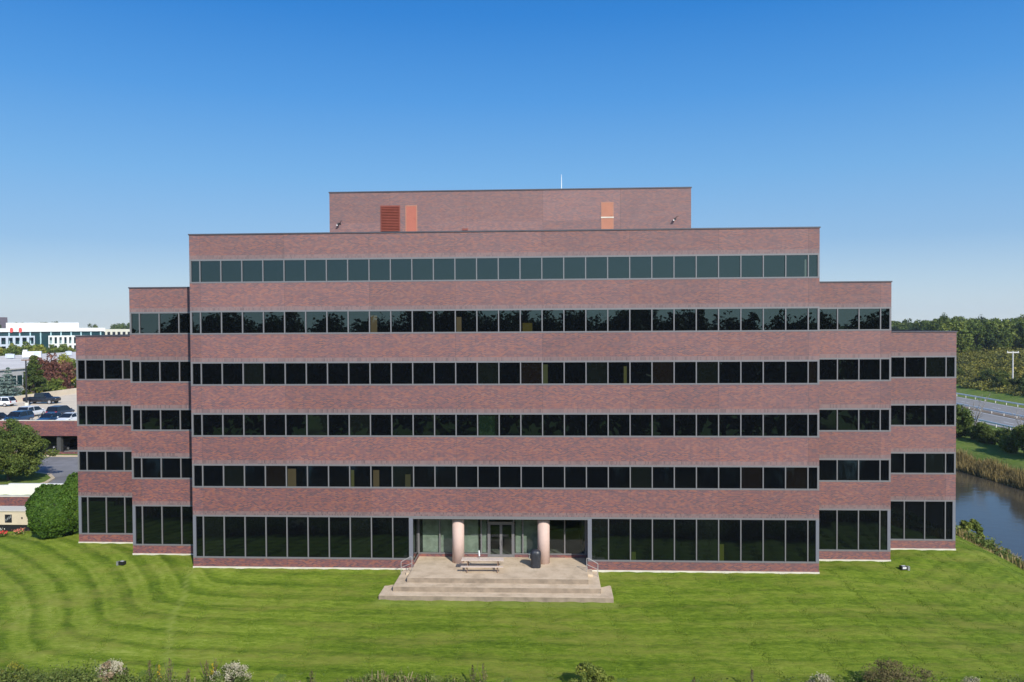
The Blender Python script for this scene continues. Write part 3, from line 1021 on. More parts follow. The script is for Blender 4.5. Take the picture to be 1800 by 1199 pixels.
# ------------------------------------------------------------------ terrace in front of the entrance
ter = empty('concrete_terrace', (22.1, -2, 0))
tag(ter, 'tan concrete terrace with three broad stepped tiers below the entrance', 'terrace')
tinv = Matrix.Translation((-22.1, 2, 0))
def tpart(mb, name, mats, par=None):
    o = mb.build(name, mats, par or ter)
    if par is None: o.matrix_parent_inverse = tinv
    return o
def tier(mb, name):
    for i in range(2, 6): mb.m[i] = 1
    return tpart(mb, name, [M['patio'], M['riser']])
def bev(o, w=0.02):
    md = o.modifiers.new('bevel', 'BEVEL')
    md.width = w
    md.segments = 2
    md.limit_method = 'ANGLE'
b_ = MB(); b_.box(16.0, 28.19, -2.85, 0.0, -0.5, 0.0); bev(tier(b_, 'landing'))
b_ = MB(); b_.box(16.0, 28.19, 0.0, EY, -0.019, 0.0); tpart(b_, 'porch_floor', M['patio'])
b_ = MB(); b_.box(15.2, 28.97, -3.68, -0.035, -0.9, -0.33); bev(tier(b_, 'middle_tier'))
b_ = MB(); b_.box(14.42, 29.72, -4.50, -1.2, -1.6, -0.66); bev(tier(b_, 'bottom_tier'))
for sg, x_ in ((-1, 16.0), (1, 28.19)):
    b_ = MB()
    xa, xb = (x_ - 0.36, x_) if sg < 0 else (x_, x_ + 0.36)
    b_.box(xa, xb, -1.25, -0.04, -0.329, -0.165)
    bev(tpart(b_, 'side_step', M['patio']), 0.01)
for sg, x_, where in ((-1, 16.05, 'left'), (1, 28.14, 'right')):
    r = empty('handrail', (x_, -1.2, 0))
    tag(r, 'bent steel handrail at the %s side steps of the terrace' % where, 'handrail', 'handrails of the terrace')
    for y_ in (0.0,):
        h_ = MB()
        e = sg * 0.76
        h_.tube([(0, 0, 0.92), (sg * .12, 0, 0.93), (e - sg * 0.05, 0, 0.60), (e, 0, 0.55)], 0.024)
        h_.build('top_rail', M['steel'], r)
        h_ = MB(); h_.tube([(0, 0, 0.50), (e, 0, 0.17)], 0.018); h_.build('lower_rail', M['steel'], r)
        h_ = MB(); h_.tube([(0, 0, 0.0), (0, 0, 0.92)], 0.024); h_.build('post', M['steel'], r)
        h_ = MB(); h_.tube([(e, 0, -0.33), (e, 0, 0.55)], 0.024); h_.build('post', M['steel'], r)

# picnic table: top, two benches, two A frames
pt = empty('picnic_table', (20.95, -0.98, 0), math.radians(1.0))
tag(pt, 'weathered wooden picnic table with attached benches on the terrace', 'table')
b_ = MB()
for k in range(5): b_.box(-1.45, 1.45, -0.37 + 0.15 * k, -0.37 + 0.15 * k + 0.14, 0.72, 0.76)
b_.build('tabletop', M['wood'], pt)
for y_ in (-0.72, 0.72):
    b_ = MB()
    b_.box(-1.45, 1.45, y_ - 0.14, y_ - 0.005, 0.42, 0.46)
    b_.box(-1.45, 1.45, y_ + 0.005, y_ + 0.14, 0.42, 0.46)
    b_.build('bench', M['wood'], pt)
for x_ in (-1.05, 1.05):
    b_ = MB()
    b_.box(x_ - 0.045, x_, -0.85, 0.85, 0.32, 0.42)
    b_.box(x_ - 0.045, x_, -0.36, 0.36, 0.63, 0.72)
    for sg in (-1, 1):
        P = [(sg * 0.72, 0.0), (sg * 0.60, 0.0), (sg * 0.22, 0.719), (sg * 0.34, 0.719)]
        for xx in (x_ + 0.001, x_ + 0.045):
            b_.face([(xx, p_[0], p_[1]) for p_ in (P if xx > x_ + 0.02 else P[::-1])])
        for i in range(4):
            p_, q_ = P[i], P[(i + 1) % 4]
            b_.face([(x_ + 0.001, *p_), (x_ + 0.045, *p_), (x_ + 0.045, *q_), (x_ + 0.001, *q_)])
    b_.build('leg', M['dwood'], pt)
po = MB()
po.tube([(20.72, -0.9, 0.76), (20.72, -0.9, 0.95)], 0.022, 8, 1)
po.tube([(20.72, -0.9, 0.95), (20.70, -0.9, 1.32)], 0.055, 10, 0)
tag(po.build('umbrella_pole', [M['white'], M['metal']]), 'short white umbrella pole stub standing in the picnic table', 'pole')

# covered barbecue beside the right column
gr = empty('covered_grill', (24.62, -0.25, 0))
tag(gr, 'barbecue grill under a black vinyl cover beside the right entrance column', 'grill')
b_ = MB()
n_ = 28
prof = [(0.34, 0.30, 0.0), (0.345, 0.305, 0.12), (0.33, 0.29, 0.5), (0.36, 0.31, 0.72), (0.37, 0.32, 0.95), (0.34, 0.29, 1.12), (0.25, 0.21, 1.22), (0.10, 0.08, 1.26), (0.0, 0.0, 1.265)]
for i, (rx, ry, z_) in enumerate(prof):
    for k in range(n_):
        th = 2 * PI * k / n_
        fold = 1 + 0.035 * math.sin(5 * th + z_ * 3) * (1 - z_ / 1.4) + 0.02 * math.sin(9 * th - z_ * 5)
        sq = (abs(math.cos(th)) ** 4 + abs(math.sin(th)) ** 4) ** -0.25
        q = min(sq, 1.13)
        b_.v.append((rx * fold * q * math.cos(th), ry * fold * q * math.sin(th), z_))
for i in range(len(prof) - 1):
    for k in range(n_):
        k2 = (k + 1) % n_
        b_.f.append((i * n_ + k, i * n_ + k2, (i + 1) * n_ + k2, (i + 1) * n_ + k)); b_.m.append(0); b_.a.append(.5)
b_.build('cover', M['cover'], gr, True)
b_ = MB(); b_.box(-0.50, -0.33, -0.16, 0.16, 0.90, 0.96); b_.box(-0.47, -0.40, -0.05, 0.05, 0.6, 0.9)
b_.build('side_shelf', M['metal'], gr)

# lawn spotlights
def spot(x, y, rz, label):
    r = empty('lawn_floodlight', (x, y, float(gz(x, y)) + 0.02), rz)
    tag(r, label, 'floodlight', 'floodlights set in the lawn')
    b_ = MB(); b_.box(-0.30, 0.12, -0.16, 0.16, 0.06, 0.30); b_.box(-0.12, -0.02, -0.04, 0.04, -0.02, 0.06); b_.build('housing', M['black'], r)
    b_ = MB(); b_.box(-0.22, 0.06, -0.165, -0.161, 0.12, 0.26); b_.box(-0.20, 0.05, -0.12, 0.1, 0.301, 0.305); b_.build('lens', M['lamp'], r)
    b_ = MB(); b_.box(0.20, 0.36, -0.1, 0.1, -0.02, 0.26); b_.build('junction_box', M['metal'], r)
spot(-6.0, 1.2, PI - 0.2, 'small black floodlight with grey box on the lawn before the left wing')
spot(50.7, 1.7, 0.15, 'small black floodlight with grey box on the lawn before the right wing')

# ------------------------------------------------------------------ vegetation builders
def leaf_quads(C, size, rg, nrm=None, aspect=1.6):
    """one small quad per centre, random facing (biased to nrm)"""
    n = len(C)
    d = rg.normal(size=(n, 3))
    if nrm is not None:
        d = d * 0.75 + nrm * 1.0
    d /= np.linalg.norm(d, axis=1, keepdims=True) + 1e-9
    t = rg.normal(size=(n, 3))
    a = np.cross(d, t); a /= np.linalg.norm(a, axis=1, keepdims=True) + 1e-9
    b = np.cross(d, a)
    s = size * rg.uniform(0.6, 1.35, (n, 1))
    a = a * s * 0.5 * aspect; b = b * s * 0.5
    return np.stack([C - a, C - b * 0.9, C + a, C + b * 0.9], 1)


def crown_mesh(name, mat, rad, zc, seed, nclump=60, per=60, leaf=0.28, shape='round', rough=0.25):
    rg = np.random.default_rng(seed)
    mb = MB()
    rx, ry, rz = rad
    d = rg.normal(size=(nclump, 3)); d /= np.linalg.norm(d, axis=1, keepdims=True)
    rr = rg.uniform(0.35, 1.0, (nclump, 1)) ** 0.5
    P = d * rr
    if shape == 'cone':
        h = rg.uniform(0, 1, nclump) ** 1.5
        th = rg.uniform(0, 2 * PI, nclump)
        w = (1 - h) * rg.uniform(0.55, 1.0, nclump)
        P = np.stack([np.cos(th) * w, np.sin(th) * w, h * 2 - 1], 1)
    lob = 1 + rough * np.sin(P[:, :1] * 5 + seed) * np.cos(P[:, 1:2] * 4 + seed * 2)
    P = P * lob
    for c in P:
        cs = rg.uniform(0.16, 0.34) * (0.7 if shape == 'cone' else 1)
        q = rg.normal(size=(per, 3)); q /= np.linalg.norm(q, axis=1, keepdims=True)
        q *= rg.uniform(0.5, 1.0, (per, 1)) * cs
        if shape == 'cone': q[:, 2] *= 0.45
        cc = (c + q) * np.array([rx, ry, rz]) + np.array([0, 0, zc])
        nr = q / cs + np.array([0, 0, 0.35])
        V = leaf_quads(cc, leaf, rg, nr)
        mb.quads(V, np.clip(rg.uniform(0.2, 0.8) + rg.normal(0, 0.15, per), 0, 1))
    return mb.mesh(name, [mat])


def trunk_mesh(name, h, r, spread, zc, seed, mat, limbs=6):
    rg = random.Random(seed)
    mb = MB()
    mb.tube([(0, 0, -0.3), (0.02, 0, h * 0.4), (rg.uniform(-.1, .1) * spread * .3, 0.05, h * 0.75), (0, 0, h)], [r, r * .8, r * .55, r * .25], 8)
    for k in range(limbs):
        th = 2 * PI * k / limbs + rg.uniform(-.4, .4)
        z0 = h * rg.uniform(0.3, 0.65)
        L_ = spread * rg.uniform(0.5, 0.85)
        mb.tube([(0, 0, z0), (math.cos(th) * L_ * .5, math.sin(th) * L_ * .5, z0 + (zc - z0) * .5 + .3), (math.cos(th) * L_, math.sin(th) * L_, zc + rg.uniform(-.2, .5) * spread * .4)],
                [r * .5, r * .3, r * .1], 6)
    return mb.mesh(name, [mat])


def tree(name, loc, crown, trunk, label, cat, group=None, rz=0.0, s=1.0):
    r = empty(name, loc, rz)
    r.scale = (s, s, s)
    if trunk is not None: link('trunk', trunk, r)
    link('crown', crown, r)
    return tag(r, label, cat, group)


# big clipped evergreen shrub pair beside the left wing
def blob_shrub(rx, ry, rz, zc, seed, n, leaf):
    rg = np.random.default_rng(seed)
    d = rg.normal(size=(n, 3)); d /= np.linalg.norm(d, axis=1, keepdims=True)
    bump = 1 + 0.075 * np.sin(d[:, 0] * 7 + seed) * np.cos(d[:, 2] * 6 + 1) + 0.055 * np.sin(d[:, 1] * 15) * np.sin(d[:, 2] * 14 + d[:, 0] * 9)
    C = d * (bump * rg.uniform(0.92, 1.0, n))[:, None]
    C = C * np.array([rx, ry, rz]) + np.array([0, 0, zc])
    k = C[:, 2] > 0.02
    C = C[k]; d2 = d[k]
    mb = MB()
    mb.quads(leaf_quads(C, leaf, rg, d2 * 1.2), np.clip(rg.normal(.5, .22, len(C)), 0, 1))
    core = MB()
    return mb.mesh('foliage', [L['yew']])


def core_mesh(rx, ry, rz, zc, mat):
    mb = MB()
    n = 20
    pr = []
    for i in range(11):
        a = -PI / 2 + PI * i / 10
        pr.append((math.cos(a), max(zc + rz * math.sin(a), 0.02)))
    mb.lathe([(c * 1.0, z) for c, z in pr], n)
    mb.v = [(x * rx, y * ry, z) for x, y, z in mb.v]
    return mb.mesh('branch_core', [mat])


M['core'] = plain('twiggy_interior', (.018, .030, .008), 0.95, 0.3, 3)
for (x, y, rx, ry, rz, zc, sd, lb) in ((-15.55, 8.0, 1.95, 1.75, 2.25, 2.15, 11, 'large rounded evergreen shrub on the lawn left of the brick building'),
                                       (-14.0, 9.7, 1.75, 1.7, 2.7, 2.45, 12, 'taller evergreen shrub squeezed between rounded shrub and brick wall')):
    r = empty('evergreen_shrub', (x, y, float(gz(x, y))))
    link('foliage', blob_shrub(rx, ry, rz, zc, sd, 26000, 0.12), r)
    link('branch_core', core_mesh(rx * .9, ry * .9, rz * .9, zc, M['core']), r)
    tag(r, lb, 'shrub')

# broad olive tree before the parking garage
tr_ = tree('shade_tree', (-36.3, 32.0, float(gz(-36.3, 32.0))), crown_mesh('crown', L['shade'], (4.1, 4.0, 2.7), 3.5, 21, 150, 230, 0.15, 'round', 0.5), trunk_mesh('trunk', 4.2, 0.2, 3.4, 3.0, 21, M['bark'], 8),
           'broad olive green tree on the kerbed island before the parking garage', 'tree')

# ------------------------------------------------------------------ left: service yard, drive, garage
gen = empty('generator', (-20.7, 11.3, -0.72))
tag(gen, 'tan standby generator enclosure on black tank beside the shrubs', 'generator')
b_ = MB(); b_.box(-2.4, 1.75, -1.0, 0.6, 0.72, 1.90); bev(b_.build('enclosure', M['tan'], gen), 0.03)
b_ = MB(); b_.box(-2.3, 1.65, -0.9, 0.5, 0.0, 0.72); b_.build('fuel_tank', M['black'], gen)
b_ = MB(); b_.box(-2.5, 1.85, -1.1, 0.7, 1.905, 1.97); b_.build('lid', plain('tan_lid', (.62, .56, .45), .6, .05), gen)
b_ = MB()
b_.box(-0.62, 0.0, -1.012, -1.003, 0.92, 1.62, 0)
for k in range(4): b_.box(-0.55 + 0.14 * k, -0.47 + 0.14 * k, -1.03, -1.013, 1.05 + 0.09 * k, 1.25 + 0.1 * k, 1)
b_.build('control_window', [M['black'], M['metal']], gen)
for x_ in (-1.2, 0.85):
    b_ = MB(); b_.box(x_, x_ + 0.12, -1.03, -1.003, 1.25, 1.4); b_.build('latch', M['black'], gen)
b_ = MB(); b_.box(-2.7, 2.0, -1.35, 0.9, -0.3, 0.06); b_.build('plinth', M['white_conc'], gen)

b_ = MB()
b_.box(-60, -17.2, 16.9, 17.25, -1.2, 0.98)
b_.box(-60, -17.15, 16.85, 17.3, 0.985, 1.05, 1)
tag(b_.build('screen_wall', [M['brick'], M['white_conc']]), 'low brick screen wall behind the tan generator', 'wall')
b_ = MB()
b_.box(-31.36, -20, 25.0, 25.35, -1.2, 0.58)
b_.face([(-31.38, 25.02, -1.2), (-31.38, 25.02, 0.42), (-60, 25.02, -0.4), (-60, 25.02, -1.2)])
b_.face([(-60, 25.33, -1.2), (-60, 25.33, -0.4), (-31.38, 25.33, 0.42), (-31.38, 25.33, -1.2)])
b_.face([(-31.38, 25.02, 0.42), (-31.38, 25.33, 0.42), (-60, 25.33, -0.4), (-60, 25.02, -0.4)])
tag(b_.build('retaining_wall', plain('white_wall', (.70, .68, .62), .8, .05, 1)), 'long white retaining wall between brick screen wall and driveway', 'wall')


def slab(name, pts, z, mat, kind='structure', th=None):
    mb = MB()
    mb.face([(x, y, z) for x, y in pts])
    if th:
        n = len(pts)
        for i in range(n):
            p_, q_ = pts[i], pts[(i + 1) % n]
            mb.face([(p_[0], p_[1], z - th), (q_[0], q_[1], z - th), (q_[0], q_[1], z), (p_[0], p_[1], z)])
    o = mb.build(name, mat)
    if kind: o['kind'] = kind
    return o


GZL = -0.60
# left ground pad: level drive, with grass island
slab('driveway', [(-90, 26), (-12, 26), (-12, 49), (-90, 49)], GZL + 0.03, M['asphalt'])
isl = [(-75, 26.7), (-32.2, 26.7), (-31.6, 29), (-31.5, 31.2), (-32.2, 33.4), (-34.2, 35.7), (-37.5, 37.2), (-45, 38.0), (-75, 38.2)]
slab('grass_island', isl, GZL + 0.17, M['meadow'], 'structure', 0.3)
cx_, cy_ = -40.0, 32.0
kb = MB()
for i in range(len(isl) - 1):
    p_, q_ = isl[i], isl[i + 1]
    def off(P, k=0.45):
        dx, dy = P[0] - cx_, P[1] - cy_
        if P[0] < -60: return (P[0], P[1] + (k if dy > 0 else -k))
        d = math.hypot(dx, dy); return (P[0] + dx / d * k, P[1] + dy / d * k)
    a_, b2 = off(p_), off(q_)
    kb.face([(*p_, GZL + 0.18), (*a_, GZL + 0.18), (*b2, GZL + 0.18), (*q_, GZL + 0.18)])
    kb.face([(*a_, GZL), (*b2, GZL), (*b2, GZL + 0.18), (*a_, GZL + 0.18)])
ko = kb.build('kerb', M['kerb']); ko['kind'] = 'structure'
kb = MB(); kb.box(-90, -12, 49.0, 49.6, GZL - 0.2, GZL + 0.16)
ko = kb.build('kerb', M['kerb']); ko['kind'] = 'structure'

# parking garage: open lower level, brick spandrels, deck with parapets
gar = empty('parking_garage', (-45, 85, 0))
tag(gar, 'brick parking garage with cars on its open top deck', 'parking garage')
ginv = Matrix.Translation((45, -85, 0))
def gpart(mb, name, mats):
    o = mb.build(name, mats, gar); o.matrix_parent_inverse = ginv; return o
DX0, DX1, DY0, DY1, DZ = -73.5, -14.0, 51.5, 126.0, 3.3
b_ = MB(); b_.box(DX0 + .3, DX1, DY0 + .3, DY1, 2.9, DZ); gpart(b_, 'deck', M['deck'])
b_ = MB(); b_.box(DX0, DX1, DY0, DY0 + 0.3, 1.9, 4.0); b_.box(DX0, DX1, DY0, DY0 + .3, -1.2, -0.35); gpart(b_, 'brick_spandrel', M['brick'])
b_ = MB(); b_.box(DX0 - .05, DX1, DY0 - .05, DY0 + .35, 4.005, 4.09); gpart(b_, 'coping', M['white_conc'])
b_ = MB(); b_.box(DX0, DX0 + .3, DY0 + .3, DY1, -1.2, 4.35); b_.box(DX0 + .3, DX1, DY1, DY1 + .3, -1.2, 4.35); gpart(b_, 'parapet', M['deck'])
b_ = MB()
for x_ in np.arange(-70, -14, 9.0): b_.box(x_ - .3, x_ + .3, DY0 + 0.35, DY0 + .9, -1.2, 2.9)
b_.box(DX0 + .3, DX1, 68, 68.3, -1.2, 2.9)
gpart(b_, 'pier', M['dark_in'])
b_ = MB(); b_.box(DX0 + .3, DX1, DY0 + .31, 68, -1.2, GZL + 0.05); gpart(b_, 'lower_floor', M['asphalt'])
# painted bay lines on the deck
ln = MB()
for x_ in np.arange(-72, -16, 2.7):
    ln.box(x_, x_ + 0.1, 52.5, 57.3, DZ + 0.002, DZ + 0.006)
    ln.box(x_, x_ + 0.1, 60.5, 70.0, DZ + 0.002, DZ + 0.006)
gpart(ln, 'bay_line', M['white'])

# deck lamp post
lp = empty('lamp_post', (-65.1, 77.6, DZ))
tag(lp, 'tall dark lamp post on the garage deck before the black pickup', 'lamp post')
b_ = MB(); b_.tube([(0, 0, 0.7), (0, 0, 8.0)], [0.16, 0.11], 8); b_.build('pole', M['black'], lp)
b_ = MB(); b_.lathe([(0.0, 0.0), (0.35, 0.0), (0.35, 0.72), (0, 0.72)], 16); b_.build('base', M['white_conc'], lp)
b_ = MB(); b_.box(-0.7, 0.7, -0.2, 0.2, 8.0, 8.18); b_.build('lamp_head', M['dwood'], lp)

# ------------------------------------------------------------------ vehicles
def paint(name, col):
    return plain(name, col, 0.25, 0.03, 1, spec=0.6)


def car(kind, paintm, loc, heading, label):
    """heading: direction the nose points (degrees from +x)"""
    r = empty('parked_car' if kind != 'pickup' else 'pickup_truck', loc, math.radians(heading))
    tag(r, label, 'truck' if kind == 'pickup' else 'car', 'vehicles parked on the garage deck')
    if kind == 'pickup': Ln, Wd, Ht, belt, hood = 5.9, 1.02, 1.95, 1.18, 1.22
    elif kind == 'suv': Ln, Wd, Ht, belt, hood = 4.7, 0.94, 1.70, 1.02, 1.02
    else: Ln, Wd, Ht, belt, hood = 4.6, 0.90, 1.46, 0.92, 0.86
    h2 = Ln / 2
    if kind == 'pickup':
        st = [(-h2, .92, .55, 1.08), (-h2 + .1, .98, .45, 1.14), (-h2 + 1.0, 1, .42, 1.15), (-0.8, 1, .38, 1.14), (1.0, 1, .38, 1.14), (1.3, 1, .38, hood), (h2 - .5, .99, .42, hood - .02), (h2 - .06, .95, .5, hood - .12), (h2, .90, .58, .95)]
        cab = [(-0.95, belt, .98), (-0.8, Ht - .04, .86), (0.75, Ht, .86), (1.3, belt, .98)]
    elif kind == 'suv':
        st = [(-h2, .88, .55, .85), (-h2 + .08, .96, .42, belt), (-h2 + .7, 1, .34, belt + .02), (0, 1, .30, belt), (1.0, 1, .30, belt - .01), (1.35, .99, .32, hood - .02), (h2 - .5, .96, .36, hood - .12), (h2 - .08, .90, .42, .78), (h2, .82, .5, .66)]
        cab = [(-h2 + .05, belt, .95), (-h2 + .42, Ht - .05, .80), (-0.3, Ht, .80), (0.45, Ht - .06, .80), (1.25, belt, .96)]
    else:
        st = [(-h2, .86, .5, .78), (-h2 + .08, .95, .38, belt - .02), (-h2 + .8, 1, .3, belt), (0, 1, .27, belt), (0.9, 1, .27, belt - .02), (1.2, .99, .3, hood), (h2 - .5, .95, .33, hood - .12), (h2 - .08, .88, .4, .68), (h2, .8, .46, .58)]
        cab = [(-h2 + .55, belt, .95), (-1.15, Ht - .06, .76), (-0.4, Ht, .76), (0.2, Ht - .05, .76), (1.15, belt - .02, .96)]
    b = MB()
    ring = []
    for (x, ws, zb, zt) in st:
        w = Wd * ws
        k = len(b.v)
        zm = zb + (zt - zb) * .55
        pr = [(w * .86, zb), (w, zb + .12), (w * 1.005, zm), (w * .96, zt - .05), (w * .84, zt), (0, zt + .025)]
        pr = pr + [(-y, z) for y, z in pr[-2::-1]]
        b.v.extend([(x, y, z) for y, z in pr])
        ring.append((k, len(pr)))
    for (a, n), (c, _) in zip(ring[:-1], ring[1:]):
        for i in range(n - 1):
            b.f.append((a + i, c + i, c + i + 1, a + i + 1)); b.m.append(0); b.a.append(.5)
        b.f.append((a + n - 1, c + n - 1, c, a)); b.m.append(0); b.a.append(.5)
    b.f.append(tuple(ring[0][0] + i for i in range(ring[0][1]))); b.m.append(0); b.a.append(.5)
    b.f.append(tuple(ring[-1][0] + i for i in reversed(range(ring[-1][1])))); b.m.append(0); b.a.append(.5)
    # roof and pillars in paint
    hi = [c for c in cab if c[1] > belt + .2]
    for (x0, z0, w0), (x1, z1, w1) in zip(hi[:-1], hi[1:]):
        b.face([(x0, -Wd * w0, z0), (x1, -Wd * w1, z1), (x1, Wd * w1, z1), (x0, Wd * w0, z0)])
        for sg in (-1, 1):
            b.face([(x0, sg * Wd * w0, z0), (x0, sg * Wd * w0 * 1.015, z0 - .09), (x1, sg * Wd * w1 * 1.015, z1 - .09), (x1, sg * Wd * w1, z1)])
    for sg in (-1, 1):
        for (p_, q_) in ((cab[0], cab[1]), (cab[-1], cab[-2])):
            dx = .10 if p_[0] < q_[0] else -.08
            b.face([(p_[0], sg * Wd * p_[2] * 1.004, p_[1]), (p_[0] + dx, sg * Wd * p_[2] * 1.004, p_[1]), (q_[0] + dx, sg * Wd * q_[2] * 1.01, q_[1]), (q_[0], sg * Wd * q_[2] * 1.01, q_[1])])
        xm = (cab[1][0] + cab[-2][0]) / 2
        b.face([(xm - .05, sg * Wd * .985, belt), (xm + .05, sg * Wd * .985, belt), (xm + .05, sg * Wd * .82, Ht - .06), (xm - .05, sg * Wd * .82, Ht - .06)])
    if kind == 'pickup':   # open bed seen as a dark recess
        b.face([(-h2 + .12, -.82, 1.185), (-1.05, -.82, 1.185), (-1.05, .82, 1.185), (-h2 + .12, .82, 1.185)], 1)
    b.build('body', [paintm, M['black']], r)
    g = MB()
    for (x0, z0, w0), (x1, z1, w1) in zip(cab[:-1], cab[1:]):
        zf0, zf1 = min(z0, belt), min(z1, belt)
        for sg in (-1, 1):
            g.face([(x0, sg * Wd * .955, belt - .02), (x1, sg * Wd * .955, belt - .02), (x1, sg * Wd * w1 * .99, z1 - .012), (x0, sg * Wd * w0 * .99, z0 - .012)])
    (x0, z0, w0), (x1, z1, w1) = cab[0], cab[1]
    g.face([(x0, -Wd * w0 * .9, z0), (x0, Wd * w0 * .9, z0), (x1, Wd * w1 * .9, z1 - .01), (x1, -Wd * w1 * .9, z1 - .01)])
    (x0, z0, w0), (x1, z1, w1) = cab[-1], cab[-2]
    g.face([(x0, Wd * w0 * .9, z0), (x0, -Wd * w0 * .9, z0), (x1, -Wd * w1 * .9, z1 - .01), (x1, Wd * w1 * .9, z1 - .01)])
    g.build('windows', M['carglass'], r)
    rw = 0.40 if kind == 'pickup' else 0.34
    for xw in (-h2 + .95, h2 - .95):
        for sg in (-1, 1):
            w = MB()
            w.tube([(xw, sg * (Wd - .2), rw), (xw, sg * (Wd + .015), rw)], rw, 18)
            wo = w.build('wheel', M['rubber'], r)
            w = MB(); w.tube([(xw, sg * (Wd + .01), rw), (xw, sg * (Wd + .03), rw)], rw * .64, 14); w.build('rim', M['rim'], wo)
    for sg in (-1, 1):
        w = MB(); w.box(h2 - .14, h2 - .01, min(sg * .5, sg * .8) * Wd, max(sg * .5, sg * .8) * Wd, hood - .38, hood - .20); w.build('headlight', M['lamp'], r)
        w = MB(); w.box(-h2 - .012, -h2 + .12, min(sg * .62, sg * .93) * Wd, max(sg * .62, sg * .93) * Wd, belt - .30, belt - .06); w.build('tail_light', M['redlamp'], r)
        w = MB(); xm = cab[-1][0] - .15; w.box(xm, xm + .12, min(sg * 1.0, sg * 1.17) * Wd, max(sg * 1.0, sg * 1.17) * Wd, belt, belt + .14); w.build('mirror', paintm, r)
    w = MB(); w.box(-h2 - .014, -h2 - .004, -.22, .22, .66, .79); w.build('licence_plate', M['white'], r)
    return r


P_black = paint('black_paint', (.012, .013, .018))
P_white = paint('white_car_paint', (.70, .71, .72))
P_navy = paint('navy_paint', (.012, .024, .055))
P_blue = paint('blue_paint', (.012, .05, .12))
car('pickup', P_black, (-65.9, 83.0, DZ), 0, 'black pickup truck parked beside the far deck wall')
car('suv', P_white, (-54.2, 62.8, DZ), 90, 'white hatchback behind the blue car on the garage deck')
car('suv', P_navy, (-50.0, 63.4, DZ), 90, 'navy SUV with plate and red lights facing the brick parapet')
car('suv', P_white, (-70.2, 78.2, DZ), 180, 'white SUV at the left edge near the lamp post')
car('sedan', P_black, (-54.6, 54.9, DZ), -90, 'dark sedan at the parapet by the left edge')
car('suv', P_blue, (-51.0, 55.0, DZ), -90, 'dark blue SUV behind the brick parapet before the white hatchback')
car('sedan', P_blue, (-46.2, 54.9, DZ), -90, 'bright blue sedan behind the brick parapet before the navy SUV')
car('sedan', P_white, (-43.3, 54.8, DZ), -90, 'white sedan at the parapet beside the brick office corner')
for i, (x_, pm, lb) in enumerate(((-44.0, P_black, 'dark car in the shade of the lower garage level'), (-40.2, P_white, 'pale car in the lower garage level beside the brick corner'))):
    c_ = car('sedan', pm, (x_, 55.5, GZL + 0.05), -90, lb)
    c_['group'] = 'cars inside the lower garage level'

# ------------------------------------------------------------------ trees and buildings beyond the garage
def spruce_mesh(h, r, seed, mat):
    rg = np.random.default_rng(seed)
    mb = MB()
    tiers = 15
    for i in range(tiers):
        f = i / (tiers - 1)
        z = h * (0.06 + 0.92 * f)
        R = r * (1 - f) ** 0.9 + 0.08
        nb = max(5, int(13 * (1 - f) + 4))
        for k in range(nb):
            th = 2 * PI * (k + rg.uniform(-.3, .3)) / nb + i
            Lb = R * rg.uniform(.75, 1.1)
            n = 110
            t = rg.uniform(.15, 1, n)
            c = np.stack([np.cos(th) * Lb * t, np.sin(th) * Lb * t, z - 0.22 * Lb * t + 0.12 * Lb * t ** 2], 1) + rg.normal(0, .07 + .05 * R, (n, 3)) * np.array([1, 1, .5])
            mb.quads(leaf_quads(c, .26, rg, np.tile([0, 0, .8], (n, 1))), np.clip(rg.normal(.35 + .3 * rg.random(), .15, n), 0, 1))
    return mb.mesh('crown', [mat])


SPEC = [('spruce_tree', (-79.6, 93.5), spruce_mesh(9.6, 4.4, 31, L['spruce']), 9, .22, 'silvery blue spruce behind the garage deck beside the lamp post'),
        ('pine_tree', (-79.8, 101.5), crown_mesh('crown', L['deep'], (3.8, 3.6, 5.0), 6.0, 32, 110, 90, .3, 'cone'), 9.5, .22, 'dark green conifer behind the blue spruce'),
        ('maple_tree', (-83.2, 112.0), crown_mesh('crown', L['red'], (4.3, 4.0, 4.6), 6.4, 33, 80, 90, .34), 9.5, .22, 'reddish maple behind the garage wall'),
        ('birch_tree', (-87.2, 122.5), crown_mesh('crown', L['gold'], (3.6, 3.4, 5.0), 6.2, 34, 70, 80, .34), 10, .2, 'yellow green tree at the right of the red maple'),
        ('ash_tree', (-83.0, 123.0), crown_mesh('crown', L['green'], (4.0, 4.0, 4.4), 5.0, 35, 80, 80, .34), 9, .2, 'green tree in front of the yellow tree by the brick corner'),
        ('maple_tree', (-80.6, 107.5), crown_mesh('crown', L['green'], (3.4, 3.2, 3.0), 3.6, 36, 70, 80, .32), 6, .2, 'round green tree in front of the red maple'),
        ('lilac_bush', (-78.6, 101.0), crown_mesh('crown', L['gold'], (2.2, 2.1, 2.2), 2.6, 37, 50, 80, .28), 4, .12, 'bright yellow green bush beside the blue spruce'),
        ('ash_tree', (-86.5, 92.0), crown_mesh('crown', L['rust'], (3.0, 3.0, 3.4), 4.6, 38, 50, 70, .32), 7, .2, 'brownish tree at the left edge beside the blue spruce'),
        ('lilac_bush', (-77.9, 87.4), crown_mesh('crown', L['olive'], (2.6, 1.6, 1.6), 1.6, 39, 40, 70, .28), 3, .1, 'low olive bush below the blue spruce by the deck wall')]
for nm, (x, y), cm, h, r_, lb in SPEC:
    tree(nm, (x, y, -0.3), cm, trunk_mesh('trunk', h * .8, r_, h * .22, h * .55, int(h * 7), M['bark']), lb, 'bush' if 'bush' in nm else 'tree', rz=random.uniform(0, 6))

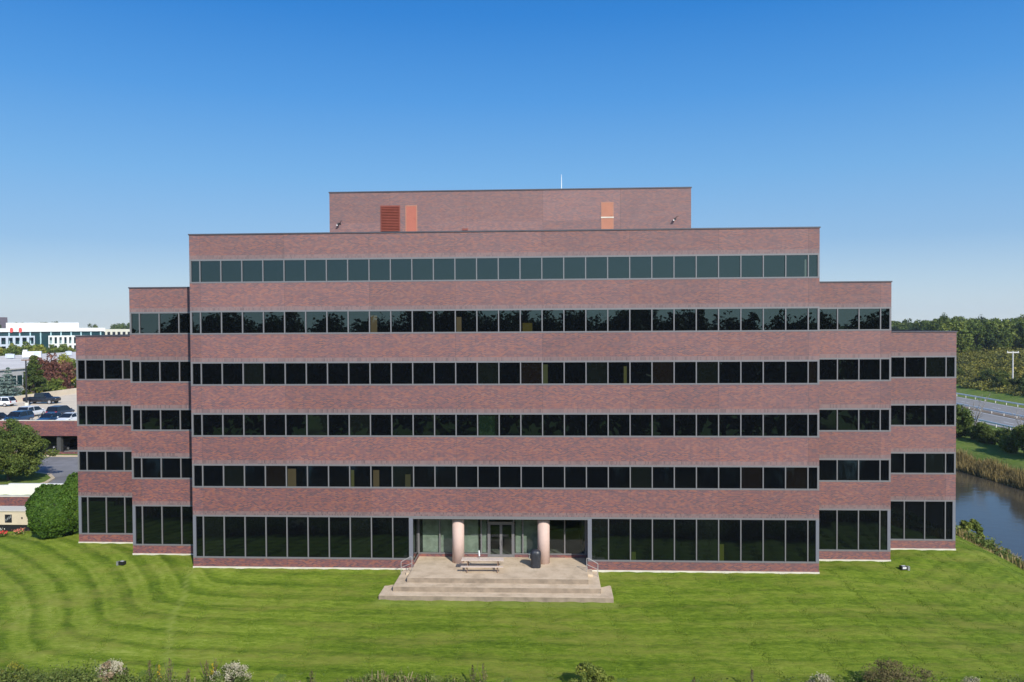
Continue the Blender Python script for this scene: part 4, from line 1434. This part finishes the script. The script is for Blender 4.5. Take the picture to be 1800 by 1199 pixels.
# warehouse with rooftop units
wh = empty('warehouse', (-121, 170, 0))
tag(wh, 'low flat roofed warehouse with pale gravel roof beyond the trees', 'building')
winv = Matrix.Translation((121, -170, 0))
def wpart(mb, name, mats, par=None, inv=winv):
    o = mb.build(name, mats, par or wh); o.matrix_parent_inverse = inv; return o
b_ = MB(); b_.box(-150, -93, 106, 236, -1, 7.75); wpart(b_, 'wall', M['wwall'])
b_ = MB(); b_.box(-150.3, -92.7, 105.7, 236.3, 7.755, 8.0); wpart(b_, 'roof', M['wroof'])
b_ = MB(); b_.box(-92.9, -92.85, 107, 130, 4.2, 6.4)
for k in range(12): b_.box(-92.86, -92.82, 107 + 2 * k, 107.25 + 2 * k, 4.2, 6.4, 1)
wpart(b_, 'window', [M['teal'], M['office_white']])
ru0 = empty('rooftop_unit', (-127.5, 172, 8.0), 0.5)
tag(ru0, 'large white air handling unit standing on the warehouse roof', 'air conditioner')
b_ = MB(); b_.box(-2.4, 2.4, -1.3, 1.3, 0.3, 2.0); bev(b_.build('housing', M['office_white'], ru0), .05)
b_ = MB(); b_.box(0.4, 1.9, -1.33, -1.305, 1.0, 1.8); b_.build('intake_grille', M['office_shade'], ru0)
b_ = MB(); b_.box(-2.3, -1.2, -.8, .8, 2.02, 2.5); b_.build('duct', M['office_white'], ru0)
units = []
proto = empty('condenser_unit', (0, 0, 0))
b_ = MB(); b_.box(-.9, .9, -.7, .7, .2, 1.35); b_.build('housing', M['office_shade'], proto)
b_ = MB(); b_.lathe([(0.0, 1.36), (.5, 1.36), (.5, 1.5), (0, 1.5)], 14); b_.build('fan_guard', M['metal'], proto)
pos = [(-136, 168), (-133.5, 170.5), (-138.5, 166), (-131.5, 168.5), (-139, 170), (-127, 196), (-124, 199), (-121, 203), (-118.5, 206), (-129.5, 193), (-116, 209.5), (-123.5, 203)]
for i, (x, y) in enumerate(pos):
    o = proto if i == 0 else copy_tree(proto)
    o.location = (x, y, 8.0)
    o.rotation_euler = (0, 0, 0.5)
    tag(o, 'small grey condenser in the row on the warehouse roof', 'air conditioner', 'condensers on the warehouse roof')

# white modern office in the distance
wo_ = empty('white_office', (-226, 330, 0), math.radians(33.2))
wo_.scale = (.837, 1, 1)
tag(wo_, 'white modern office with teal glass bands far beyond the warehouse', 'building')
oinv = Matrix.Translation((226, -330, 0))
def op2(mb, name, mats): return wpart(mb, name, mats, wo_, oinv)
b_ = MB(); b_.box(-290, -195, 330, 372, 15.0, 16.8); op2(b_, 'fascia', M['office_white'])
b_ = MB(); b_.box(-247, -209, 338, 366, 16.81, 19.5); op2(b_, 'roof_storey', M['office_white'])
b_ = MB(); b_.box(-289, -195.6, 331, 371, -1, 14.99)
op2(b_, 'curtain_wall', M['teal'])
M['pteal'] = plain('pale_teal_panel', (.32, .46, .48), .4, .05)
for x_ in np.arange(-288, -197, 5.3):
    b_ = MB(); b_.box(x_, x_ + .7, 330.7, 330.99, 7, 14.98); op2(b_, 'facade_pier', M['pteal'])
def pavil(x0, x1, mat, nwin):
    b_ = MB()
    b_.box(x0, x1, 328.4, 330.6, 12.2, 13.0)
    b_.box(x0, x1, 328.4, 330.6, 8.0, 9.0)
    b_.box(x0, x1, 328.4, 330.6, -1, 5.0)
    st_ = (x1 - x0) / nwin
    for k in range(nwin + 1):
        xc = x0 + st_ * k
        b_.box(max(x0, xc - .65), min(x1, xc + .65), 328.41, 330.59, 5.0, 8.0)
        b_.box(max(x0, xc - .65), min(x1, xc + .65), 328.41, 330.59, 9.0, 12.2)
    op2(b_, 'wing_facade', mat)
pavil(-288, -232.3, M['office_shade'], 16)
pavil(-225.4, -197.5, M['office_white'], 11)
for xs in (-244.1, -239.7):
    s = MB()
    n_ = 18
    ring = [(xs + 1.05 * math.cos(2 * PI * k / n_) * (1 if abs(k - n_ // 2) > 2 else .65), 1.25 * math.sin(2 * PI * k / n_) + 15.9) for k in range(n_)]
    s.face([(x, 329.93, z) for x, z in ring])
    s.face([(x, 329.99, z) for x, z in ring[::-1]])
    for k in range(n_):
        p_, q_ = ring[k], ring[(k + 1) % n_]
        s.face([(p_[0], 329.99, p_[1]), (q_[0], 329.99, q_[1]), (q_[0], 329.93, q_[1]), (p_[0], 329.93, p_[1])])
    s.v = [tuple(Vector((-226, 330, 0)) + Matrix.Rotation(math.radians(33.2), 3, 'Z') @ Vector(((x + 226) * .837, y - 330, z))) for x, y, z in s.v]
    tag(s.build('sign', M['logo']), 'red sign at the %s on the white office fascia' % ('far left' if xs < -242 else 'right of its twin'), 'sign', 'red signs on the white office')
tw = MB(); tw.box(-490, -458, 600, 630, -1, 26.4)
tag(tw.build('office_tower', M['tower']), 'brown blocky tower on the horizon at the left edge', 'building')
cb = empty('apartment_block', (-238, 425, 0))
tag(cb, 'cream flat roofed block behind the white office beside the brick building', 'building')
b_ = MB(); b_.box(-18, 10, -5, 12, -1, 15.8); b_.build('wall', plain('cream_wall', (.60, .56, .46), .8, .05, .2), cb)
for k in range(7):
    b_ = MB(); b_.box(-15 + 3.2 * k, -13.2 + 3.2 * k, -5.04, -5.005, 12.0, 14.2); b_.build('window', M['black'], cb)

# tree prototypes reused for the middle distance
PROT = []
for i, (mat, rad, zc) in enumerate(((L['olive'], (4.4, 4.2, 4.2), 6.0), (L['green'], (4.8, 4.5, 5.2), 7.4), (L['deep'], (4.2, 4.4, 5.0), 7.2), (L['gold'], (3.8, 3.8, 4.0), 5.6), (L['green'], (5.2, 5.0, 5.6), 8.2), (L['deep'], (4.8, 4.8, 5.4), 7.8))):
    PROT.append((crown_mesh('crown', mat, rad, zc, 50 + i, 90, 55, .55), trunk_mesh('trunk', zc, .25, rad[0], zc, 50 + i, M['bark'])))


def ptree(k, x, y, z, s, label, group, name='broadleaf_tree'):
    c_, t_ = PROT[k]
    return tree(name, (x, y, z), c_, t_, label, 'tree', group, random.uniform(0, 6.28), s)


for i in range(22):
    x = -226 + 4.1 * i + random.uniform(-1, 1)
    y = 262 + random.uniform(-8, 12)
    ptree(random.choice((0, 3, 3, 0)), x, y, 0, random.uniform(.85, 1.08), 'rounded green tree in the row before the white office', 'trees before the white office')
for i in range(26):
    x = -560 + 16 * i + random.uniform(-4, 4)
    ptree(random.choice((1, 2, 4, 5)), x, 560 + random.uniform(-30, 60), 0, random.uniform(1.25, 1.75), 'distant dark tree on the left horizon', 'trees on the left horizon')

# ------------------------------------------------------------------ right: highway, verge, wooded rise
hw = MB()
hw.face([(97.8, -300, .06), (106.6, -300, .06), (106.6, 700, .06), (97.8, 700, .06)])
hw.face([(108.6, -300, .06), (118.2, -300, .06), (118.2, 700, .06), (108.6, 700, .06)])
tag(hw.build('highway', M['hwy']), kind='structure')
mk = MB()
for x_, dash in ((98.6, 0), (102.2, 1), (105.9, 0), (109.4, 0), (113.2, 1), (117.4, 0)):
    if dash:
        for y_ in np.arange(-100, 400, 12): mk.box(x_, x_ + .14, y_, y_ + 3, .062, .066)
    else:
        mk.box(x_, x_ + .14, -300, 600, .062, .066)
tag(mk.build('road_markings', M['white']), kind='structure')
md = MB(); md.face([(106.6, -300, .055), (108.6, -300, .055), (108.6, 700, .055), (106.6, 700, .055)])
tag(md.build('median', plain('dry_median', (.16, .115, .07), .95, .25, .6)), kind='structure')
for x_, lb in ((118.7, 'pale guard rail along the far side of the highway'), (107.2, 'pale guard rail in the highway median'), (97.2, 'pale guard rail along the near side of the highway')):
    r = empty('guard_rail', (x_, 100, 0.05))
    tag(r, lb, 'guard rail', 'guard rails of the highway')
    b_ = MB()
    prof = [(0, .45), (.09, .53), (0, .61), (.09, .69), (0, .77)]
    for (a, za), (b2, zb) in zip(prof[:-1], prof[1:]):
        b_.face([(-a - .06, -200, za), (-a - .06, 300, za), (-b2 - .06, 300, zb), (-b2 - .06, -200, zb)])
        b_.face([(-a + .0, 300, za), (-a + .0, -200, za), (-b2 + .0, -200, zb), (-b2 + .0, 300, zb)])
    b_.build('beam', M['rail'], r)
    b_ = MB()
    for y_ in np.arange(-60, 160, 4): b_.box(.0, .14, y_, y_ + .1, -.2, .75)
    pp = b_.build('posts', M['pole'], r)
    pp['kind'] = 'stuff'

ut = empty('utility_pole', (133.0, 135.2, float(gz(133.0, 135.2))))
tag(ut, 'pale T shaped utility pole among brush beyond the highway', 'utility pole')
hp = 10.2 - float(gz(133.0, 135.2))
b_ = MB(); b_.tube([(0, 0, -.3), (0, 0, hp)], [.19, .14], 10); b_.build('pole', M['pole'], ut)
b_ = MB(); b_.box(-1.35, 1.35, -.09, .09, hp - .42, hp - .16); b_.build('crossarm', M['pole'], ut)
for x_ in (-1.2, 1.2):
    b_ = MB(); b_.lathe([(0, hp - .16), (.07, hp - .16), (.05, hp + .05), (0, hp + .08)], 8, (x_, 0)); b_.build('insulator', M['white'], ut)


def scatter_leaves(n, xs, ys, hfun, leaf, rg, clump=26, cr=0.9, base=None):
    """dense scrub: clumps of leaves standing on the ground"""
    qs, ts = [], []
    x = rg.uniform(*xs, n); y = rg.uniform(*ys, n)
    for a, b in zip(x, y):
        h = hfun(a, b) * rg.uniform(.55, 1.15)
        if h <= 0.05: continue
        z0 = float(gz(a, b))
        q = rg.normal(size=(clump, 3)); q /= np.linalg.norm(q, axis=1, keepdims=True)
        q *= rg.uniform(.35, 1, (clump, 1))
        c = q * np.array([cr, cr, h * .55]) * rg.uniform(.7, 1.3) + np.array([a, b, z0 + h * .5])
        nr = q + np.array([0, 0, .4])
        qs.append(leaf_quads(c, leaf, rg, nr)); ts.append(np.clip(rg.uniform(.1, .9) + rg.normal(0, .12, clump), 0, 1))
    return np.concatenate(qs), np.concatenate(ts)


rg = np.random.default_rng(90)
mb = MB()
def brush_h(x, y):
    d = x - 126.5
    if d < 0: return 0
    return min(1.2 + d * .09, 3.3)
q, t = scatter_leaves(6000, (126.3, 200), (95, 255), brush_h, .36, rg, 52, 1.4)
mb.quads(q, t)
tag(mb.build('brush', L['scrub']), 'dense yellow olive brush on the slope below the woods', 'brush', kind='stuff')

for i in range(120):
    y = random.uniform(205, 330)
    x = 25.8 + (y + 55.7) * random.uniform(.46, .72)
    if x < 150: continue
    ptree(random.choice((1, 2, 4, 5, 1, 2)), x, y, float(gz(x, y)) - .4, random.uniform(.70, 1.0), 'green broadleaf tree in the woods on the rise beyond the highway', 'woodland trees on the rise')
for i in range(26):
    y = random.uniform(112, 165)
    x = random.uniform(127.5, 134) + max(0, (y - 112)) * .12
    ptree(random.choice((2, 5, 2)), x, y, float(gz(x, y)) - .5, random.uniform(.20, .32), 'dark bush at the foot of the brush slope behind the verge', 'dark bushes behind the verge', 'roadside_bush')
for i in range(30):
    y = random.uniform(300, 520)
    x = 25.8 + (y + 55.7) * random.uniform(.38, .50)
    ptree(random.choice((0, 1, 2, 4)), x, y, float(gz(x, y)) - .5, random.uniform(.8, 1.1), 'distant tree behind the right wing on the horizon', 'distant trees at the right horizon')

# shrubs between pond and highway
for (x, y, s, k, lb) in ((86.2, 66, .40, 1, 'tall green bush by the corner of the right wing, across the pond'), (87.0, 60, .22, 2, 'low dark bush across the pond, left of the middle'), (87.6, 55.5, .22, 5, 'low dark bush across the pond, right of the middle'),
                         (87.2, 50.0, .36, 1, 'tall bush across the pond at the right edge'), (88.5, 45.0, .42, 4, 'dense green bush across the pond just outside the right edge'), (85.5, 72, .3, 2, 'dark bush behind the tall one across the pond')):
    ptree(k, x, y, float(gz(x, y)) - .3, s, lb, 'bushes on the far pond bank', 'pond_bush')
for i in range(20):
    y = 43 + 1.75 * i + random.uniform(-.5, .5)
    x = 86.6 + random.uniform(-.6, 1.4)
    ptree(random.choice((2, 5, 1)), x, y, float(gz(x, y)) - .4, random.uniform(.15, .25), 'low dark bush in the hedge along the far pond bank', 'hedge bushes along the far pond bank', 'pond_bush')
# bare saplings
for (x, y, h, lb) in ((88.5, 66.5, 7.5, 'bare leaning sapling above the pond bushes by the right wing'), (89.5, 53.5, 6.5, 'bare twiggy sapling over the pond bushes near the right edge')):
    r = empty('bare_sapling', (x, y, float(gz(x, y))))
    b_ = MB()
    rr = random.Random(int(h * 10))
    for k in range(9):
        a, ln_ = rr.uniform(-.9, .9), h * rr.uniform(.5, 1)
        a2 = rr.uniform(-.5, .5)
        b_.tube([(0, 0, 0), (a * ln_ * .25, a2 * ln_ * .2, ln_ * .5), (a * ln_ * .6, a2 * ln_ * .5, ln_)], [.09, .06, .02], 5)
        for j in range(4):
            f = rr.uniform(.4, .9)
            p0 = Vector((a * ln_ * .55 * f, a2 * ln_ * .45 * f, ln_ * f))
            b_.tube([p0, p0 + Vector((rr.uniform(-1, 1), rr.uniform(-1, 1), rr.uniform(.4, 1.3)))], [.035, .01], 4)
    b_.build('branches', M['paleb'], r)
    tag(r, lb, 'sapling')


def blades(xs, ys, n, hfun, rg, w=.05, lean=.25, cond=None):
    x = rg.uniform(*xs, n); y = rg.uniform(*ys, n)
    if cond is not None:
        k = cond(x, y); x, y = x[k], y[k]
    z = gz(x, y)
    h = hfun(x, y) * rg.uniform(.55, 1.2, len(x))
    th = rg.uniform(0, PI, len(x))
    a = np.stack([np.cos(th), np.sin(th), np.zeros_like(th)], 1) * (w * rg.uniform(.6, 1.5, len(x)))[:, None]
    B = np.stack([x, y, z - .05], 1)
    T = B + np.stack([rg.normal(0, lean, len(x)) * h, rg.normal(0, lean, len(x)) * h, h], 1)
    return np.stack([B - a, B + a, T + a * .35, T - a * .35], 1), np.clip(rg.normal(.5, .25, len(x)), 0, 1)


# reeds on the far bank, weeds on the near bank
rg = np.random.default_rng(91)
mb = MB()
def farbank(x, y): return (gz(x, y) > -2.75) & (gz(x, y) < -1.35)
q, t = blades((76, 89), (0, 80), 150000, lambda x, y: 1.0 + .35 * np.sin(y * .9) * np.sin(x * 1.3), rg, .03, .2, farbank)
mb.quads(q, t)
tag(mb.build('reeds', L['reed']), 'straw coloured reeds along the far pond bank', 'reeds', kind='stuff')
mb = MB()
def nearbank(x, y): return (x > shore(y) - .3) & (gz(x, y) > -2.8) & (x < 68)
q, t = blades((55, 68), (-16, 40), 26000, lambda x, y: .5 + .3 * np.sin(y * .7 + x), rg, .025, .22, nearbank)
mb.quads(q, t)
tag(mb.build('bank_grass', L['reed']), 'tall mixed grass along the near pond bank', 'grass', kind='stuff')
mb = MB()
def nb_h(x, y):
    if not (x > shore(y) + .2 and gz(x, y) > -2.7 and x < 68): return 0
    return .55 + .5 * max(0, math.sin(y * .55 + 1))
q, t = scatter_leaves(1500, (57, 68), (-16, 34), nb_h, .16, rg, 40, .45)
mb.quads(q, t)
tag(mb.build('bank_weeds', L['weed']), 'leafy green weeds along the near pond bank', 'weeds', kind='stuff')
r = empty('bank_bush', (63.2, 17.5, float(gz(63.2, 17.5))))
link('foliage', crown_mesh('foliage', L['olive'], (1.1, 1.0, 1.0), .9, 61, 26, 90, .16), r)
tag(r, 'small green bush on the near pond bank beside the right wing', 'bush')

# ------------------------------------------------------------------ weedy edge in front of the lawn
rg = np.random.default_rng(92)
mb = MB()
def edge_line(x): return -14.9 - .8 * np.sin(np.asarray(x) * .25) * .5 - .0 * np.asarray(x)
def front(x, y): return y < edge_line(x) - .2
q, t = blades((-22, 66), (-21, -13.6), 26000, lambda x, y: .62 + .3 * np.sin(x * .8) * np.sin(x * .23 + y), rg, .035, .2, front)
mb.quads(q, t)
tag(mb.build('meadow_grass', L['stalk']), 'tall dry grass along the bottom edge of the lawn', 'grass', kind='stuff')
mb = MB()
def wh_(x, y):
    if y > float(edge_line(x)): return 0
    side = min(1, max(0, (9 - x) / 7)) + min(1, max(0, (x - 33) / 6))
    return .62 + .75 * side + .3 * math.sin(x * .6) * math.sin(x * .17 + 2)
q, t = scatter_leaves(6000, (-14, 60), (-19, -14.2), wh_, .075, rg, 40, .36)
mb.quads(q, t)
tag(mb.build('weeds', L['weed']), 'leafy weeds along the bottom edge of the lawn', 'weeds', kind='stuff')


def pz(x, y): return float(gz(x, y))


def bush(name, x, y, rad, h, mat, label, seed, leaf=.11, nc=34, per=80, cat='bush', bloom=None, group=None):
    r = empty(name, (x, y, pz(x, y)))
    link('foliage', crown_mesh('foliage', mat, (rad, rad * .9, h * .5), h * .52, seed, nc, per, leaf), r)
    b_ = MB()
    rr = random.Random(seed)
    for k in range(7):
        a = rr.uniform(0, 6.28)
        b_.tube([(0, 0, -.1), (math.cos(a) * rad * .3, math.sin(a) * rad * .3, h * .45), (math.cos(a) * rad * .55, math.sin(a) * rad * .55, h * rr.uniform(.7, .95))], [.025, .016, .006], 5)
    b_.build('stems', M['bark'], r)
    if bloom is not None:
        rg2 = np.random.default_rng(seed + 1)
        mb = MB()
        for k in range(46):
            a = rg2.uniform(0, 6.28); e = rg2.uniform(.15, 1.45)
            c = np.array([math.cos(a) * math.cos(e) * rad, math.sin(a) * math.cos(e) * rad * .9, h * .52 + math.sin(e) * h * .52])
            p_ = c + rg2.normal(0, .075, (40, 3))
            mb.quads(leaf_quads(p_, .045, rg2), np.clip(rg2.normal(.6, .2, 40), 0, 1))
        mb.build('blossom', bloom, r)
    return tag(r, label, cat, group)


bush('flowering_bush', 9.3, -15.9, .95, 1.55, L['weed'], 'broad bush of white fluffy blossom at the bottom left', 71, bloom=L['fluff'], cat='shrub')
bush('flowering_bush', 2.6, -15.3, .75, 1.25, L['stalk'], 'smaller whitish seed head bush in the bottom left corner', 72, bloom=L['fluff'], cat='shrub')
bush('flowering_bush', 39.2, -15.7, .70, 1.35, L['weed'], 'white blossom bush left of the brown bush at the bottom right', 73, bloom=L['fluff'], cat='shrub')
bush('flowering_bush', 46.8, -15.2, .55, 1.15, L['weed'], 'white blossom bush right of the brown bush at the bottom right', 74, bloom=L['fluff'], cat='shrub')
bush('flowering_bush', 51.6, -14.7, .75, 1.25, L['weed'], 'white blossom bush in the bottom right corner', 75, bloom=L['fluff'], cat='shrub')
bush('leafy_bush', 27.6, -15.6, 1.15, 1.75, L['olive'], 'bright green leafy bush at the bottom centre', 76, .085, 44, 130)
bush('twiggy_bush', 43.0, -15.3, 1.6, 1.75, L['rust'], 'brownish twiggy bush at the bottom right', 77, .055, 90, 110)
bush('flowering_bush', -3.2, -14.8, .8, 1.0, L['gold'], 'yellowish bush in the bottom left corner', 78, .06, 26, 30)

# tall single stalks
def stalk(x, y, h, label, col, group):
    r = empty('tall_weed', (x, y, pz(x, y)))
    rg2 = np.random.default_rng(int(abs(x * 100)) + 5)
    b_ = MB()
    for k in range(4):
        lx_, ly_ = rg2.normal(0, .16, 2)
        b_.tube([(0, 0, -.05), (lx_ * .5, ly_ * .5, h * .5), (lx_, ly_, h * rg2.uniform(.85, 1.05))], [.016, .012, .006], 5)
    b_.build('stem', M['bark'], r)
    mb = MB()
    n = 75
    zz = rg2.uniform(.35, 1.02, n)
    c = np.stack([rg2.normal(0, .13, n) * (1.15 - zz), rg2.normal(0, .13, n) * (1.15 - zz), zz * h], 1)
    mb.quads(leaf_quads(c, .06, rg2), np.clip(rg2.normal(.5, .2, n), 0, 1))
    mb.build('seed_head', col, r)
    return tag(r, label, 'weed', group)


for i, x in enumerate((4.3, 5.5, 6.6, 7.4, 8.0, 13.2, 21.6, 22.2, 33.0, 36.0)):
    stalk(x, -14.6 - .2 * (i % 3), 1.15 + .25 * math.sin(i * 2.1), 'tall brown seed stalk rising from the weedy lawn edge', L['rust'], 'brown stalks along the lawn edge')
for i, x in enumerate((4.9, 7.8)):
    stalk(x, -14.8, 1.0 + .1 * i, 'stalk of yellow flowers rising from the weedy lawn edge', L['yellow'], 'yellow flower stalks along the lawn edge')

# flower clumps beside the generator
for (x, y, mat, lb) in ((-20.4, 8.6, M['flower_r'], 'clump of red flowers in front of the tan generator'), (-19.4, 9.3, M['flower_p'], 'clump of coral flowers by the generator, nearer the shrub'), (-21.4, 9.4, M['flower_w'], 'white flower clump at the left edge by the generator')):
    r = empty('flower_clump', (x, y, pz(x, y)))
    rg2 = np.random.default_rng(int(abs(x * 10)))
    mb = MB(); c = rg2.normal(0, 1, (160, 3)) * np.array([.22, .2, .09]) + np.array([0, 0, .2]); mb.quads(leaf_quads(c, .1, rg2), rg2.uniform(0, 1, 160)); mb.build('leaves', L['weed'], r)
    mb = MB(); c = rg2.normal(0, 1, (110, 3)) * np.array([.22, .2, .06]) + np.array([0, 0, .36]); mb.quads(leaf_quads(c, .09, rg2), rg2.uniform(0, 1, 110)); mb.build('blossom', mat, r)
    tag(r, lb, 'flowers', 'flower clumps by the generator')

# ------------------------------------------------------------------ woods behind the viewpoint (mirrored in the glass)
def wood_array(seed, mat_i):
    rg = np.random.default_rng(seed)
    mb = MB()
    for i in range(150):
        x = -130 + 320 * (i + rg.uniform(-.6, .6)) / 150; y = rg.uniform(-84, -64)
        h = rg.uniform(20.0, 22.6) + 0.9 * math.sin(x * .17) + 0.7 * math.sin(x * .05 + 1)
        if rg.random() < .10: h += 1.8
        sc_ = np.array([rg.uniform(3, 5), rg.uniform(3, 5), h * .5])
        for n, lf_s, zlo, r0 in ((2300, .46, .45, .6), (420, 1.3, -1, .3)):
            d = rg.normal(size=(n * 3, 3)); d /= np.linalg.norm(d, axis=1, keepdims=True)
            d = d[d[:, 2] > zlo][:n]
            n = len(d)
            rr = rg.uniform(r0, 1 if zlo > 0 else .93, (n, 1))
            lob = 1 + .09 * np.sin(d[:, :1] * 7 + i) * np.cos(d[:, 1:2] * 6 + i) + .05 * np.sin(d[:, :1] * 17 + i) * np.sin(d[:, 1:2] * 15)
            c = d * rr * lob * sc_ + np.array([x, y, h * .5 - 2.8])
            mb.quads(leaf_quads(c, lf_s, rg, d), np.clip(rg.normal(.35, .2, n), 0, 1))
    return mb


tag(wood_array(5, 0).build('woodland', L['deep']), 'dark wood on the far side of the pond, mirrored in the windows', 'woods', kind='stuff')

# ------------------------------------------------------------------ autumn haze between here and the horizon
m, nt, p = new_mat('haze')
nt.nodes.remove(p)
pv = N(nt, 'ShaderNodeVolumePrincipled')
pv.inputs['Color'].default_value = (.80, .88, 1.0, 1)
pv.inputs['Density'].default_value = 0.00015
pv.inputs['Anisotropy'].default_value = 0.2
nt.links.new(pv.outputs[0], nt.nodes['Material Output'].inputs['Volume'])
mb = MB()
mb.box(-1510, 1510, -910, 1510, -6, 45)
tag(mb.build('haze', m), 'thin pale haze', 'haze', kind='stuff')
